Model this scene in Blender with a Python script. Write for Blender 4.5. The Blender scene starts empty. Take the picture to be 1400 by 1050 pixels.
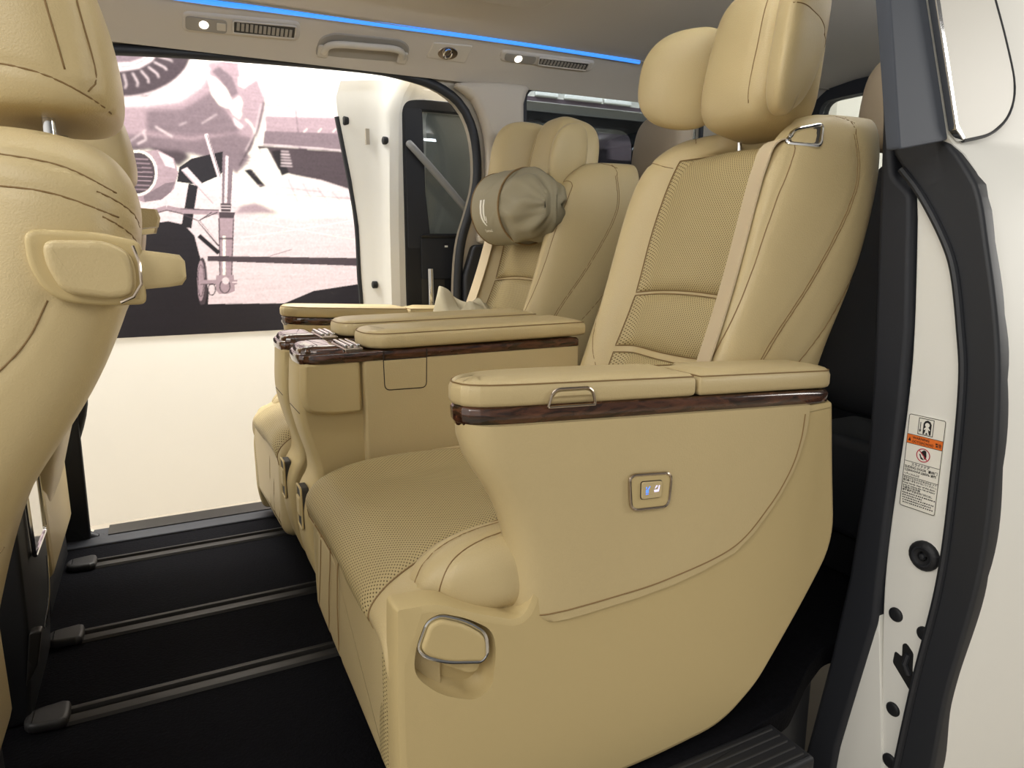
import bpy, bmesh, math, random
import numpy as np
from mathutils import Vector, Matrix
from mathutils.bvhtree import BVHTree

# ------------------------------------------------------------------ camera, world, lights, exposure
SC = bpy.context.scene
COL = SC.collection
cam_data = bpy.data.cameras.new('camera')
cam = bpy.data.objects.new('camera', cam_data)
COL.objects.link(cam)
cam_data.sensor_width = 36.0
cam_data.lens = 36.0 * 950.0 / 1400.0
cam_data.clip_start = 0.02
_r = Vector((0.89105448, -0.45389637, 0.0))
_u = Vector((0.08676057, 0.17032168, 0.98156158))
_f = Vector((0.44552724, 0.87462484, -0.1911462))
cam.matrix_world = Matrix(((_r.x, _u.x, -_f.x, 0.0), (_r.y, _u.y, -_f.y, -1.63), (_r.z, _u.z, -_f.z, 0.9), (0, 0, 0, 1)))
SC.camera = cam

world = bpy.data.worlds.new('garage_light')
SC.world = world
world.use_nodes = True
_nt = world.node_tree
_bg = _nt.nodes['Background']
_bg.inputs['Color'].default_value = (1.0, 0.965, 0.90, 1)
# the garage is brighter ahead of the car (-x) than behind it
_tc = _nt.nodes.new('ShaderNodeTexCoord')
_sx = _nt.nodes.new('ShaderNodeSeparateXYZ')
_mr = _nt.nodes.new('ShaderNodeMapRange')
_mr.inputs['From Min'].default_value = -0.9; _mr.inputs['From Max'].default_value = 0.4
_mr.inputs['To Min'].default_value = 0.95; _mr.inputs['To Max'].default_value = 0.15
_nt.links.new(_tc.outputs['Generated'], _sx.inputs[0])
_nt.links.new(_sx.outputs['X'], _mr.inputs['Value'])
_nt.links.new(_mr.outputs['Result'], _bg.inputs['Strength'])


def area_lamp(name, loc, target, sx, sy, power, col=(1, 0.95, 0.86)):
    d = bpy.data.lights.new(name, 'AREA')
    d.shape = 'RECTANGLE'; d.size = sx; d.size_y = sy; d.energy = power; d.color = col
    o = bpy.data.objects.new(name, d)
    o.location = loc
    o.rotation_euler = (Vector(target) - Vector(loc)).to_track_quat('-Z', 'Y').to_euler()
    COL.objects.link(o)
    return o


area_lamp('garage_lamp_near', (-1.35, -2.2, 2.15), (0.3, -0.7, 0.6), 1.4, 0.9, 25, (1, 0.97, 0.91))
area_lamp('floor_bounce_fill', (0.2, -2.1, 2.7), (0.2, -2.1, 0), 5.0, 0.5, 10).data.spread = math.radians(60)  # added fill, unseen: brightens the ground so that it bounces light upwards
area_lamp('door_skin_fill', (3.4, -2.1, 1.4), (1.2, -0.9, 0.4), 0.9, 0.9, 26, (1, 0.97, 0.92))  # added out of view to brighten the near door's skin
area_lamp('cabin_front_fill', (-2.6, -0.3, 2.2), (0.4, 0.0, 0.6), 1.6, 1.2, 34, (1, 0.97, 0.91))  # unseen extra light from ahead, put in to lift the cabin
area_lamp('garage_lamp_far', (0.6, 1.60, 3.6), (0.7, 2.2, 0.2), 5.0, 0.6, 320, (1, 0.975, 0.93))
# added unseen fill light at the near roof trim, to brighten the headliner
area_lamp('headliner_fill', (1.0, -0.60, 1.545), (1.0, -0.30, 1.945), 3.2, 0.03, 14.0, (0.82, 0.90, 1.0))

SC.view_settings.view_transform = 'Standard'
SC.view_settings.look = 'None'
SC.view_settings.gamma = 1.0
SC.view_settings.use_curve_mapping = False
SC.view_settings.exposure = 0.12

# ------------------------------------------------------------------ materials
def srgb(h):
    h = h.lstrip('#')
    c = [int(h[i:i + 2], 16) / 255 for i in (0, 2, 4)]
    return tuple((x / 12.92 if x <= 0.04045 else ((x + 0.055) / 1.055) ** 2.4) for x in c)


def mat(name, hexcol, rough=0.5, metal=0.0, spec=0.5, bump=0.0, bscale=200.0, var=0.0, vscale=6.0, coat=0.0, emit=None):
    m = bpy.data.materials.new(name); m.use_nodes = True
    nt = m.node_tree; N = nt.nodes; Lk = nt.links
    p = N['Principled BSDF']
    c = srgb(hexcol)
    p.inputs['Base Color'].default_value = (*c, 1)
    p.inputs['Roughness'].default_value = rough
    p.inputs['Metallic'].default_value = metal
    p.inputs['Specular IOR Level'].default_value = spec
    p.inputs['Coat Weight'].default_value = coat
    tc = N.new('ShaderNodeTexCoord')
    if var:
        nz = N.new('ShaderNodeTexNoise'); nz.inputs['Scale'].default_value = vscale; nz.inputs['Detail'].default_value = 3
        Lk.new(tc.outputs['Object'], nz.inputs['Vector'])
        mx = N.new('ShaderNodeMix'); mx.data_type = 'RGBA'
        mx.inputs[6].default_value = (*[x * (1 - var) for x in c], 1)
        mx.inputs[7].default_value = (*[min(1, x * (1 + var)) for x in c], 1)
        Lk.new(nz.outputs['Fac'], mx.inputs[0]); Lk.new(mx.outputs[2], p.inputs['Base Color'])
    if bump:
        v = N.new('ShaderNodeTexNoise'); v.inputs['Scale'].default_value = bscale; v.inputs['Detail'].default_value = 2
        Lk.new(tc.outputs['Object'], v.inputs['Vector'])
        b = N.new('ShaderNodeBump'); b.inputs['Strength'].default_value = bump; b.inputs['Distance'].default_value = 0.002
        Lk.new(v.outputs['Fac'], b.inputs['Height']); Lk.new(b.outputs['Normal'], p.inputs['Normal'])
    if emit:
        p.inputs['Emission Color'].default_value = (*srgb(emit[0]), 1)
        p.inputs['Emission Strength'].default_value = emit[1]
    return m


def perforated(name, hexcol, hole, pitch=0.0070, radius=0.17):
    """leather punched with a staggered grid of small holes (UVs are in metres)"""
    m = mat(name, hexcol, 0.5, 0, 0.35, var=0.05)
    nt = m.node_tree; N = nt.nodes; Lk = nt.links; p = N['Principled BSDF']
    uv = N.new('ShaderNodeUVMap')
    ds = []
    for off in (0.0, 0.5):
        mp = N.new('ShaderNodeVectorMath'); mp.operation = 'MULTIPLY_ADD'
        mp.inputs[1].default_value = (1 / pitch, 1 / pitch, 0); mp.inputs[2].default_value = (off, off, 0)
        Lk.new(uv.outputs['UV'], mp.inputs[0])
        fr = N.new('ShaderNodeVectorMath'); fr.operation = 'FRACTION'; Lk.new(mp.outputs[0], fr.inputs[0])
        sb = N.new('ShaderNodeVectorMath'); sb.operation = 'SUBTRACT'; sb.inputs[1].default_value = (0.5, 0.5, 0)
        Lk.new(fr.outputs[0], sb.inputs[0])
        ln = N.new('ShaderNodeVectorMath'); ln.operation = 'LENGTH'; Lk.new(sb.outputs[0], ln.inputs[0])
        ds.append(ln)
    mn = N.new('ShaderNodeMath'); mn.operation = 'MINIMUM'
    Lk.new(ds[0].outputs['Value'], mn.inputs[0]); Lk.new(ds[1].outputs['Value'], mn.inputs[1])
    mr = N.new('ShaderNodeMapRange'); mr.inputs['From Min'].default_value = radius * 0.75; mr.inputs['From Max'].default_value = radius * 1.25
    Lk.new(mn.outputs[0], mr.inputs['Value'])
    src = p.inputs['Base Color'].links[0].from_socket
    mx = N.new('ShaderNodeMix'); mx.data_type = 'RGBA'
    mx.inputs[6].default_value = (*srgb(hole), 1)
    Lk.new(mr.outputs['Result'], mx.inputs[0]); Lk.new(src, mx.inputs[7]); Lk.new(mx.outputs[2], p.inputs['Base Color'])
    b = N.new('ShaderNodeBump'); b.inputs['Strength'].default_value = 0.5; b.inputs['Distance'].default_value = 0.001
    Lk.new(mr.outputs['Result'], b.inputs['Height']); Lk.new(b.outputs['Normal'], p.inputs['Normal'])
    return m


def wood(name):
    m = mat(name, '#4a2a1c', 0.12, 0, 0.6, coat=0.6)
    nt = m.node_tree; N = nt.nodes; Lk = nt.links; p = N['Principled BSDF']
    tc = N.new('ShaderNodeTexCoord')
    mp = N.new('ShaderNodeMapping'); mp.inputs['Scale'].default_value = (9, 24, 40); Lk.new(tc.outputs['Object'], mp.inputs['Vector'])
    nz = N.new('ShaderNodeTexNoise'); nz.inputs['Scale'].default_value = 1.6; nz.inputs['Detail'].default_value = 6; nz.inputs['Distortion'].default_value = 1.4
    Lk.new(mp.outputs[0], nz.inputs['Vector'])
    r = N.new('ShaderNodeValToRGB')
    r.color_ramp.elements[0].position = 0.32; r.color_ramp.elements[0].color = (*srgb('#150a07'), 1)
    r.color_ramp.elements[1].position = 0.68; r.color_ramp.elements[1].color = (*srgb('#5f3b29'), 1)
    Lk.new(nz.outputs['Fac'], r.inputs[0]); Lk.new(r.outputs[0], p.inputs['Base Color'])
    return m


def glass(name, hexcol, alpha_mix=0.5):
    m = bpy.data.materials.new(name); m.use_nodes = True
    nt = m.node_tree; N = nt.nodes; Lk = nt.links
    N.remove(N['Principled BSDF'])
    tr = N.new('ShaderNodeBsdfTransparent'); tr.inputs['Color'].default_value = (*srgb(hexcol), 1)
    gl = N.new('ShaderNodeBsdfGlossy'); gl.inputs['Roughness'].default_value = 0.02; gl.inputs['Color'].default_value = (1, 1, 1, 1)
    fr = N.new('ShaderNodeFresnel'); fr.inputs['IOR'].default_value = 1.45
    mx = N.new('ShaderNodeMixShader')
    Lk.new(fr.outputs[0], mx.inputs[0]); Lk.new(tr.outputs[0], mx.inputs[1]); Lk.new(gl.outputs[0], mx.inputs[2])
    Lk.new(mx.outputs[0], N['Material Output'].inputs['Surface'])
    return m


TAN = '#c0ad82'
M = {
    'leather': mat('tan leather', TAN, 0.42, 0, 0.4, bump=0.25, bscale=420, var=0.04),
    'perf': perforated('perforated tan leather', '#b4a276', '#5a4a2c'),
    'plastic': mat('tan moulded plastic', '#bfab7c', 0.5, 0, 0.35, bump=0.12, bscale=900),
    'thread': mat('brown seam thread', '#836840', 0.7),
    'gap': mat('dark shut line', '#2b2014', 0.7),
    'belt': mat('beige belt webbing', '#c6b494', 0.7, bump=0.3, bscale=600),
    'chrome': mat('chrome', '#dcdcdc', 0.08, 1.0),
    'bronze': mat('smoked chrome', '#b3a595', 0.14, 1.0),
    'wood': wood('burl walnut'),
    'black': mat('black plastic', '#1b1c20', 0.55, 0, 0.4, bump=0.1, bscale=500),
    'rubber': mat('black rubber', '#24262b', 0.5, 0, 0.45),
    'pillar_sheen': mat('black pillar with painted sheen', '#4a4f59', 0.62, 0, 0.35),  # black pillar; its reflected light is put into the slate colour
    'dark': mat('dark grey trim and shaded seat', '#26282e', 0.6, 0, 0.4),
    'carpet': mat('black carpet', '#0d0d11', 0.95, 0, 0.1, bump=1.0, bscale=160, var=0.55, vscale=90),
    'headliner': mat('greige headliner cloth', '#cfc8be', 0.9, 0, 0.1, bump=0.2, bscale=500),
    'trim': mat('greige trim plastic', '#bdb4a6', 0.7, 0, 0.25),
    'trimlight': mat('pale greige trim plastic', '#bfb6a6', 0.6, 0, 0.3),
    'white': mat('white car paint', '#e9e8e2', 0.5, 0, 0.4, coat=0.0),
    'wall': mat('white garage wall', '#f3f0e8', 0.8, 0, 0.2, bump=0.1, bscale=12, var=0.02, vscale=3),
    'concrete': mat('grey garage floor', '#a39a8c', 0.6, 0, 0.3, var=0.12, vscale=4),
    'khaki': mat('khaki nylon cloth', '#989078', 0.6, 0, 0.3, bump=0.3, bscale=60, var=0.05),
    'cloth': mat('pale crumpled cloth', '#b4ab92', 0.85, 0, 0.2, bump=0.5, bscale=40),
    'print': mat('white print', '#f4f1e6', 0.6),
    'blue': mat('blue light strip', '#2f7fe0', 0.4, emit=('#3f8df0', 1.05)),
    'lamp': mat('lit lamp lens', '#ffffff', 0.3, emit=('#fff6e6', 4.0)),
    'tube': mat('lit lamp tube', '#ffffff', 0.4, emit=('#fffbe8', 1.3)),
    'bluelit': mat('blue lit symbol', '#5f8ff0', 0.4, emit=('#4f86f5', 0.9)),
    'paleit': mat('pale lit symbol', '#d8d4f0', 0.4, emit=('#cfcaf0', 0.8)),
    'labelwhite': mat('label paper', '#efece2', 0.5),
    'ink': mat('black label ink', '#1d1b1a', 0.6),
    'orange': mat('orange label ink', '#e8742c', 0.5),
    'red': mat('red label ink', '#b8263e', 0.5),
    'tinted': glass('tinted glass', '#dcdfdf'),
    'darkglass': glass('dark privacy glass', '#b4babe'),
    'pale_glass': mat('window glass with painted reflection', '#cfccc3', 0.45, 0, 0.6),  # opaque pane; the reflected bright garage is put into the pale colour
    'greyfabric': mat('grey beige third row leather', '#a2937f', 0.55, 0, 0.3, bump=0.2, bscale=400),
    'steel': mat('dull grey rail metal', '#363432', 0.45, 0.6, 0.4),
    'railplastic': mat('dark grey rail cap', '#2c2b2b', 0.5),
    'bargrey': mat('grey painted bar', '#8b8c8c', 0.4),
    'hole': mat('black opening', '#0c0c0d', 0.8),
    'slot': mat('dark vent slot', '#35322e', 0.6),
    'panelgrey': mat('grey lamp panel', '#8f887d', 0.5),
}
TONES = [mat('print ' + n, h, 0.35, 0, 0.3) for n, h in
         (('cream', '#f6efe4'), ('pale pink', '#dccbd0'), ('mauve', '#a48f98'), ('grey mauve', '#7b6c74'), ('dark mauve', '#4a4046'), ('near black', '#242126'))]

# ------------------------------------------------------------------ mesh helpers
MIR = 1.0        # -1 mirrors everything that is built across the car's centre line
DX = 0.0


def tf(p):
    return (p[0] + DX, p[1] * MIR, p[2])


def put_parent(o, parent):
    if parent is not None:
        o.parent = parent
        if parent.type == 'EMPTY':
            o.matrix_parent_inverse = Matrix.Translation(-parent.location)


def link_mesh(name, V, F, mats, parent=None, mi=None, uv=None, sharp=40):
    me = bpy.data.meshes.new(name)
    me.from_pydata([tf(v) for v in V], [], [tuple(f) for f in F])
    for m in mats:
        me.materials.append(m)
    if mi is not None:
        me.polygons.foreach_set('material_index', mi)
    if uv is not None:
        ul = me.uv_layers.new(name='UVMap')
        for l in me.loops:
            ul.data[l.index].uv = uv[l.vertex_index]
    me.update()
    bm = bmesh.new(); bm.from_mesh(me)
    if uv is None: bmesh.ops.remove_doubles(bm, verts=bm.verts, dist=1e-6)
    bmesh.ops.recalc_face_normals(bm, faces=bm.faces)
    bm.to_mesh(me); bm.free()
    me.polygons.foreach_set('use_smooth', [True] * len(me.polygons))
    if sharp:
        me.set_sharp_from_angle(angle=math.radians(sharp))
    o = bpy.data.objects.new(name, me)
    COL.objects.link(o)
    put_parent(o, parent)
    return o


def thing(name, label, cat, loc=(0, 0, 0), group=None):
    o = bpy.data.objects.new(name, None)
    COL.objects.link(o)
    o.location = tf(loc); o.empty_display_size = 0.05
    tag(o, label, cat, group)
    return o


def tag(o, label=None, cat=None, group=None, kind=None):
    if label: o['label'] = label
    if cat: o['category'] = cat
    if group: o['group'] = group
    if kind: o['kind'] = kind
    return o


def struct(o):
    o['kind'] = 'structure'
    return o


def subdiv(V, F, level):
    me = bpy.data.meshes.new('cage'); me.from_pydata([tuple(v) for v in V], [], [tuple(f) for f in F])
    bm = bmesh.new(); bm.from_mesh(me); bmesh.ops.recalc_face_normals(bm, faces=bm.faces); bm.to_mesh(me); bm.free()
    o = bpy.data.objects.new('cage', me); COL.objects.link(o)
    md = o.modifiers.new('s', 'SUBSURF'); md.levels = level; md.render_levels = level
    dg = bpy.context.evaluated_depsgraph_get()
    ev = o.evaluated_get(dg); m2 = ev.to_mesh()
    n = len(m2.vertices)
    a = np.empty(n * 3); m2.vertices.foreach_get('co', a); a = a.reshape(-1, 3)
    f = [tuple(p.vertices) for p in m2.polygons]
    ev.to_mesh_clear()
    bpy.data.objects.remove(o); bpy.data.meshes.remove(me)
    return a, f


def vnormals(V, F):
    N = np.zeros_like(V)
    F4 = [f if len(f) == 4 else (f[0], f[1], f[2], f[2]) for f in F if len(f) in (3, 4)]
    A = np.array(F4)
    n = np.cross(V[A[:, 2]] - V[A[:, 0]], V[A[:, 3]] - V[A[:, 1]])
    for k in range(4):
        np.add.at(N, A[:, k], n)
    l = np.linalg.norm(N, axis=1, keepdims=True); l[l == 0] = 1
    return N / l


def catmull(P, step=0.01, closed=False):
    P = [np.array(p, float) for p in P]
    n = len(P); out = []
    segs = n if closed else n - 1
    for i in range(segs):
        if closed:
            p0, p1, p2, p3 = P[i - 1], P[i], P[(i + 1) % n], P[(i + 2) % n]
        else:
            p1, p2 = P[i], P[i + 1]
            p0 = P[i - 1] if i > 0 else 2 * p1 - p2
            p3 = P[i + 2] if i + 2 < n else 2 * p2 - p1
        k = max(1, int(np.linalg.norm(p2 - p1) / step))
        for j in range(k):
            t = j / k
            out.append(0.5 * ((2 * p1) + (-p0 + p2) * t + (2 * p0 - 5 * p1 + 4 * p2 - p3) * t * t + (-p0 + 3 * p1 - 3 * p2 + p3) * t ** 3))
    if not closed:
        out.append(P[-1])
    return out


def roundpoly(P, r, seg=5):
    """2-D polygon with rounded corners; r is one radius or one per corner"""
    out = []; n = len(P)
    for i in range(n):
        a, b, c = (np.array(P[(i + k) % n], float) for k in (-1, 0, 1))
        rr = r[i] if isinstance(r, (list, tuple)) else r
        d1 = a - b; d2 = c - b; l1 = np.linalg.norm(d1); l2 = np.linalg.norm(d2)
        t = min(rr, l1 * 0.48, l2 * 0.48)
        if t < 1e-5:
            out.append(b); continue
        s = b + d1 / l1 * t; e = b + d2 / l2 * t
        for k in range(seg + 1):
            u = k / seg
            out.append((1 - u) ** 2 * s + 2 * u * (1 - u) * b + u * u * e)
    return out


def tube_geo(pts, r, n=6, closed=False, flat=1.0):
    pts = [np.array(p, float) for p in pts]
    V = []; F = []; m = len(pts); ref = None
    for i, p in enumerate(pts):
        if closed: d = pts[(i + 1) % m] - pts[i - 1]
        else: d = pts[min(i + 1, m - 1)] - pts[max(i - 1, 0)]
        d = d / (np.linalg.norm(d) + 1e-12)
        if ref is None:
            ref = np.array((0, 0, 1.0)) if abs(d[2]) < 0.9 else np.array((1.0, 0, 0))
        s = np.cross(d, ref); s /= np.linalg.norm(s) + 1e-12
        ref = np.cross(s, d)
        rr = r[i] if isinstance(r, (list, tuple)) else r
        for k in range(n):
            a = 2 * math.pi * k / n
            V.append(p + rr * (math.cos(a) * s * flat + math.sin(a) * ref))
    for i in range(m if closed else m - 1):
        for k in range(n):
            a = i * n + k; b = i * n + (k + 1) % n
            j = (i + 1) % m
            F.append((a, b, j * n + (k + 1) % n, j * n + k))
    if not closed:
        F.append(tuple(range(n))); F.append(tuple(range((m - 1) * n, m * n)))
    return V, F


def tube(name, pts, r, m, parent=None, n=10, closed=False, step=0.012, flat=1.0, smooth=True):
    if smooth: pts = catmull(pts, step, closed)
    V, F = tube_geo(pts, r, n, closed, flat)
    return link_mesh(name, V, F, [m], parent)


def merge(*parts):
    V = []; F = []; mi = []
    for (v, f, k) in parts:
        o = len(V); V.extend(list(v)); F.extend([tuple(i + o for i in q) for q in f]); mi.extend([k] * len(f))
    return V, F, mi


def project(V, F, lines, lift=0.0):
    bv = BVHTree.FromPolygons([Vector(v) for v in V], [tuple(f) for f in F])
    res = []
    for (P, d) in lines:
        d = Vector(d).normalized(); q = []
        for p in catmull(P, 0.006):
            h = bv.ray_cast(Vector(p) - d * 0.35, d, 1.6)
            if h[0] is not None:
                q.append(np.array(h[0] - d * lift))
        res.append(q)
    return res


def upholstered(name, V, F, m, parent=None, level=3, seams=(), depth=0.004, width=0.007, rt=0.0011, uv=None, thread='thread', sharp=0):
    """a soft body: smoothed cage with sunken seams drawn on it; seams = [(control points, ray direction), ...]"""
    V, F = subdiv(V, F, level) if level else (np.array(V, float), F)
    V = np.array(V)
    parts = []
    if seams:
        q = project(V, F, seams)
        nr = vnormals(V, F)
        dmin = np.full(len(V), 1e9)
        for pl in q:
            if not pl: continue
            P = np.array(pl)
            lo = P.min(0) - 3 * width; hi = P.max(0) + 3 * width
            idx = np.where(((V > lo) & (V < hi)).all(1))[0]
            if len(idx):
                D = np.sqrt(((V[idx][:, None, :] - P[None]) ** 2).sum(2)).min(1)
                dmin[idx] = np.minimum(dmin[idx], D)
        V = V - nr * (depth * np.exp(-(dmin / width) ** 2))[:, None]
        q = project(V, F, seams)
        for pl in q:
            if len(pl) > 2:
                tv, tfc = tube_geo(pl, rt, 5); parts.append((tv, tfc, 1))
    Vv, Ff, mi = merge((V, F, 0), *parts)
    u = None
    o = link_mesh(name, Vv, Ff, [m, M[thread]], parent, mi, sharp=sharp)
    return o, V, F


def loft(secs, cap=True, closed=True):
    n = len(secs[0]); V = [p for s in secs for p in s]; F = []
    for i in range(len(secs) - 1):
        for k in range(n if closed else n - 1):
            a = i * n + k; b = i * n + (k + 1) % n
            F.append((a, b, b + n, a + n))
    if cap:
        for base in (0, (len(secs) - 1) * n):
            idx = list(range(base, base + n))
            # quad strips across the loop keep the cap smooth
            i, j = 0, n - 1
            while j - i > 2:
                F.append((idx[i], idx[i + 1], idx[j - 1], idx[j])); i += 1; j -= 1
            if j - i == 2: F.append((idx[i], idx[i + 1], idx[j]))
    return V, F


def inset(P, d):
    n = len(P); out = []
    P = [np.array(p, float) for p in P]
    area = sum(P[i][0] * P[(i + 1) % n][1] - P[(i + 1) % n][0] * P[i][1] for i in range(n))
    s = 1 if area > 0 else -1
    for i in range(n):
        t1 = P[i] - P[i - 1]; t2 = P[(i + 1) % n] - P[i]
        t1 /= np.linalg.norm(t1) + 1e-12; t2 /= np.linalg.norm(t2) + 1e-12
        n1 = np.array((-t1[1], t1[0])) * s; n2 = np.array((-t2[1], t2[0])) * s
        m = n1 + n2; l = np.dot(m, n1)
        out.append(P[i] + (m / max(l, 0.5)) * d)
    if d <= 2e-5: return out
    # points that crossed over to the other side of a tight corner are gathered between their good neighbours
    A = np.array(P); B = np.roll(A, -1, 0); AB = B - A; L2 = (AB ** 2).sum(1) + 1e-15
    good = []
    for q in out:
        t = np.clip(((q - A) * AB).sum(1) / L2, 0, 1)
        good.append(np.sqrt((((A + AB * t[:, None]) - q) ** 2).sum(1).min()) > 0.93 * d)
    if sum(good) < 4: return out
    res = list(out)
    for i in range(n):
        if not good[i]:
            a = i
            while not good[a % n]: a -= 1
            c = i
            while not good[c % n]: c += 1
            res[i] = (out[a % n] + out[c % n]) / 2
    return res


def plane_pt(pl, q, h):
    if pl == 'xy': return np.array((q[0], q[1], h))
    if pl == 'xz': return np.array((q[0], h, q[1]))
    return np.array((h, q[0], q[1]))         # 'yz'


def stack_geo(outline, levels, pl='xy', warp=None):
    """rings of an outline, each inset by some distance and set at some height: rounded slabs, pads and boxes"""
    secs = []
    dense = []
    for a, q in zip(outline, list(outline[1:]) + [outline[0]]):
        a = np.array(a, float); q = np.array(q, float); l = np.linalg.norm(q - a)
        k = max(3, int(math.ceil(l / 0.03))) if l > 0.004 else 1
        f = [0.0] + [min(0.5, 0.0015 / l) + (1 - 2 * min(0.5, 0.0015 / l)) * j / (k - 2) for j in range(k - 1)] if k > 2 else [0.0]
        dense += [a + (q - a) * t for t in f]
    outline = dense
    # a hair-thin flat ring inside each end keeps the shading of the end faces flat
    levels = [(levels[0][0] + 0.0008, levels[0][1])] + list(levels) + [(levels[-1][0] + 0.0008, levels[-1][1])]
    for d, h in levels:
        R = inset(outline, d) if abs(d) > 1e-7 else outline
        secs.append([plane_pt(pl, q, h) for q in R])
    V, F = loft(secs, cap=False)
    n = len(outline)
    F.append(tuple(range(n))); F.append(tuple(range((len(secs) - 1) * n, len(secs) * n)))
    if warp: V = [np.array(warp(*v)) for v in V]
    return V, F


def stack(name, outline, levels, m, parent=None, pl='xy', warp=None, seams=(), **k):
    V, F = stack_geo(outline, levels, pl, warp)
    if seams:
        return upholstered(name, V, F, m, parent, 0, seams, sharp=50, **k)[0]
    return link_mesh(name, V, F, [m], parent, sharp=k.get('sharp', 45))


def slab_levels(h0, h1, b, k=3):
    """rounded edges of radius b on both sides of a slab"""
    L = []; s = 1 if h1 > h0 else -1
    for i in range(k + 1):
        a = i / k * math.pi / 2
        L.append((b * (1 - math.sin(a)), h0 + s * b * (1 - math.cos(a))))
    for i in range(k + 1):
        a = i / k * math.pi / 2
        L.append((b * (1 - math.cos(a)), h1 - s * b * (1 - math.sin(a))))
    return L


def slab(name, outline, h0, h1, m, parent=None, pl='xy', b=0.003, warp=None, **k):
    return stack(name, outline, slab_levels(h0, h1, b), m, parent, pl, warp, **k)


def box(name, lo, hi, m, parent=None, b=0.004, warp=None):
    o = [(lo[0], lo[1]), (hi[0], lo[1]), (hi[0], hi[1]), (lo[0], hi[1])]
    return slab(name, roundpoly(o, b, 3), lo[2], hi[2], m, parent, 'xy', b, warp)


def pillow_geo(c, ax, ay, az, hx, hy, hz, ex=2.6, warp=None, nu=40, nv=24):
    """superellipsoid cushion: centre, three axes, half sizes"""
    V = []; F = []
    sp = lambda a: math.copysign(abs(a) ** (2 / ex), a)
    for j in range(nv + 1):
        ph = -math.pi / 2 + math.pi * j / nv
        for i in range(nu):
            th = 2 * math.pi * i / nu
            u, v, w = sp(math.cos(ph)) * sp(math.cos(th)), sp(math.cos(ph)) * sp(math.sin(th)), sp(math.sin(ph))
            if warp: u, v, w = warp(u, v, w)
            V.append(np.array(c) + np.array(ax) * hx * u + np.array(ay) * hy * v + np.array(az) * hz * w)
    for j in range(nv):
        for i in range(nu):
            a = j * nu + i; b = j * nu + (i + 1) % nu
            F.append((a, b, b + nu, a + nu))
    return V, F


def pillow(name, c, ax, ay, az, hx, hy, hz, m, parent=None, ex=2.6, warp=None, seams=(), nu=64, nv=40, **k):
    V, F = pillow_geo(c, ax, ay, az, hx, hy, hz, ex, warp, nu, nv)
    return upholstered(name, V, F, m, parent, 0, seams, **k)[0]


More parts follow.
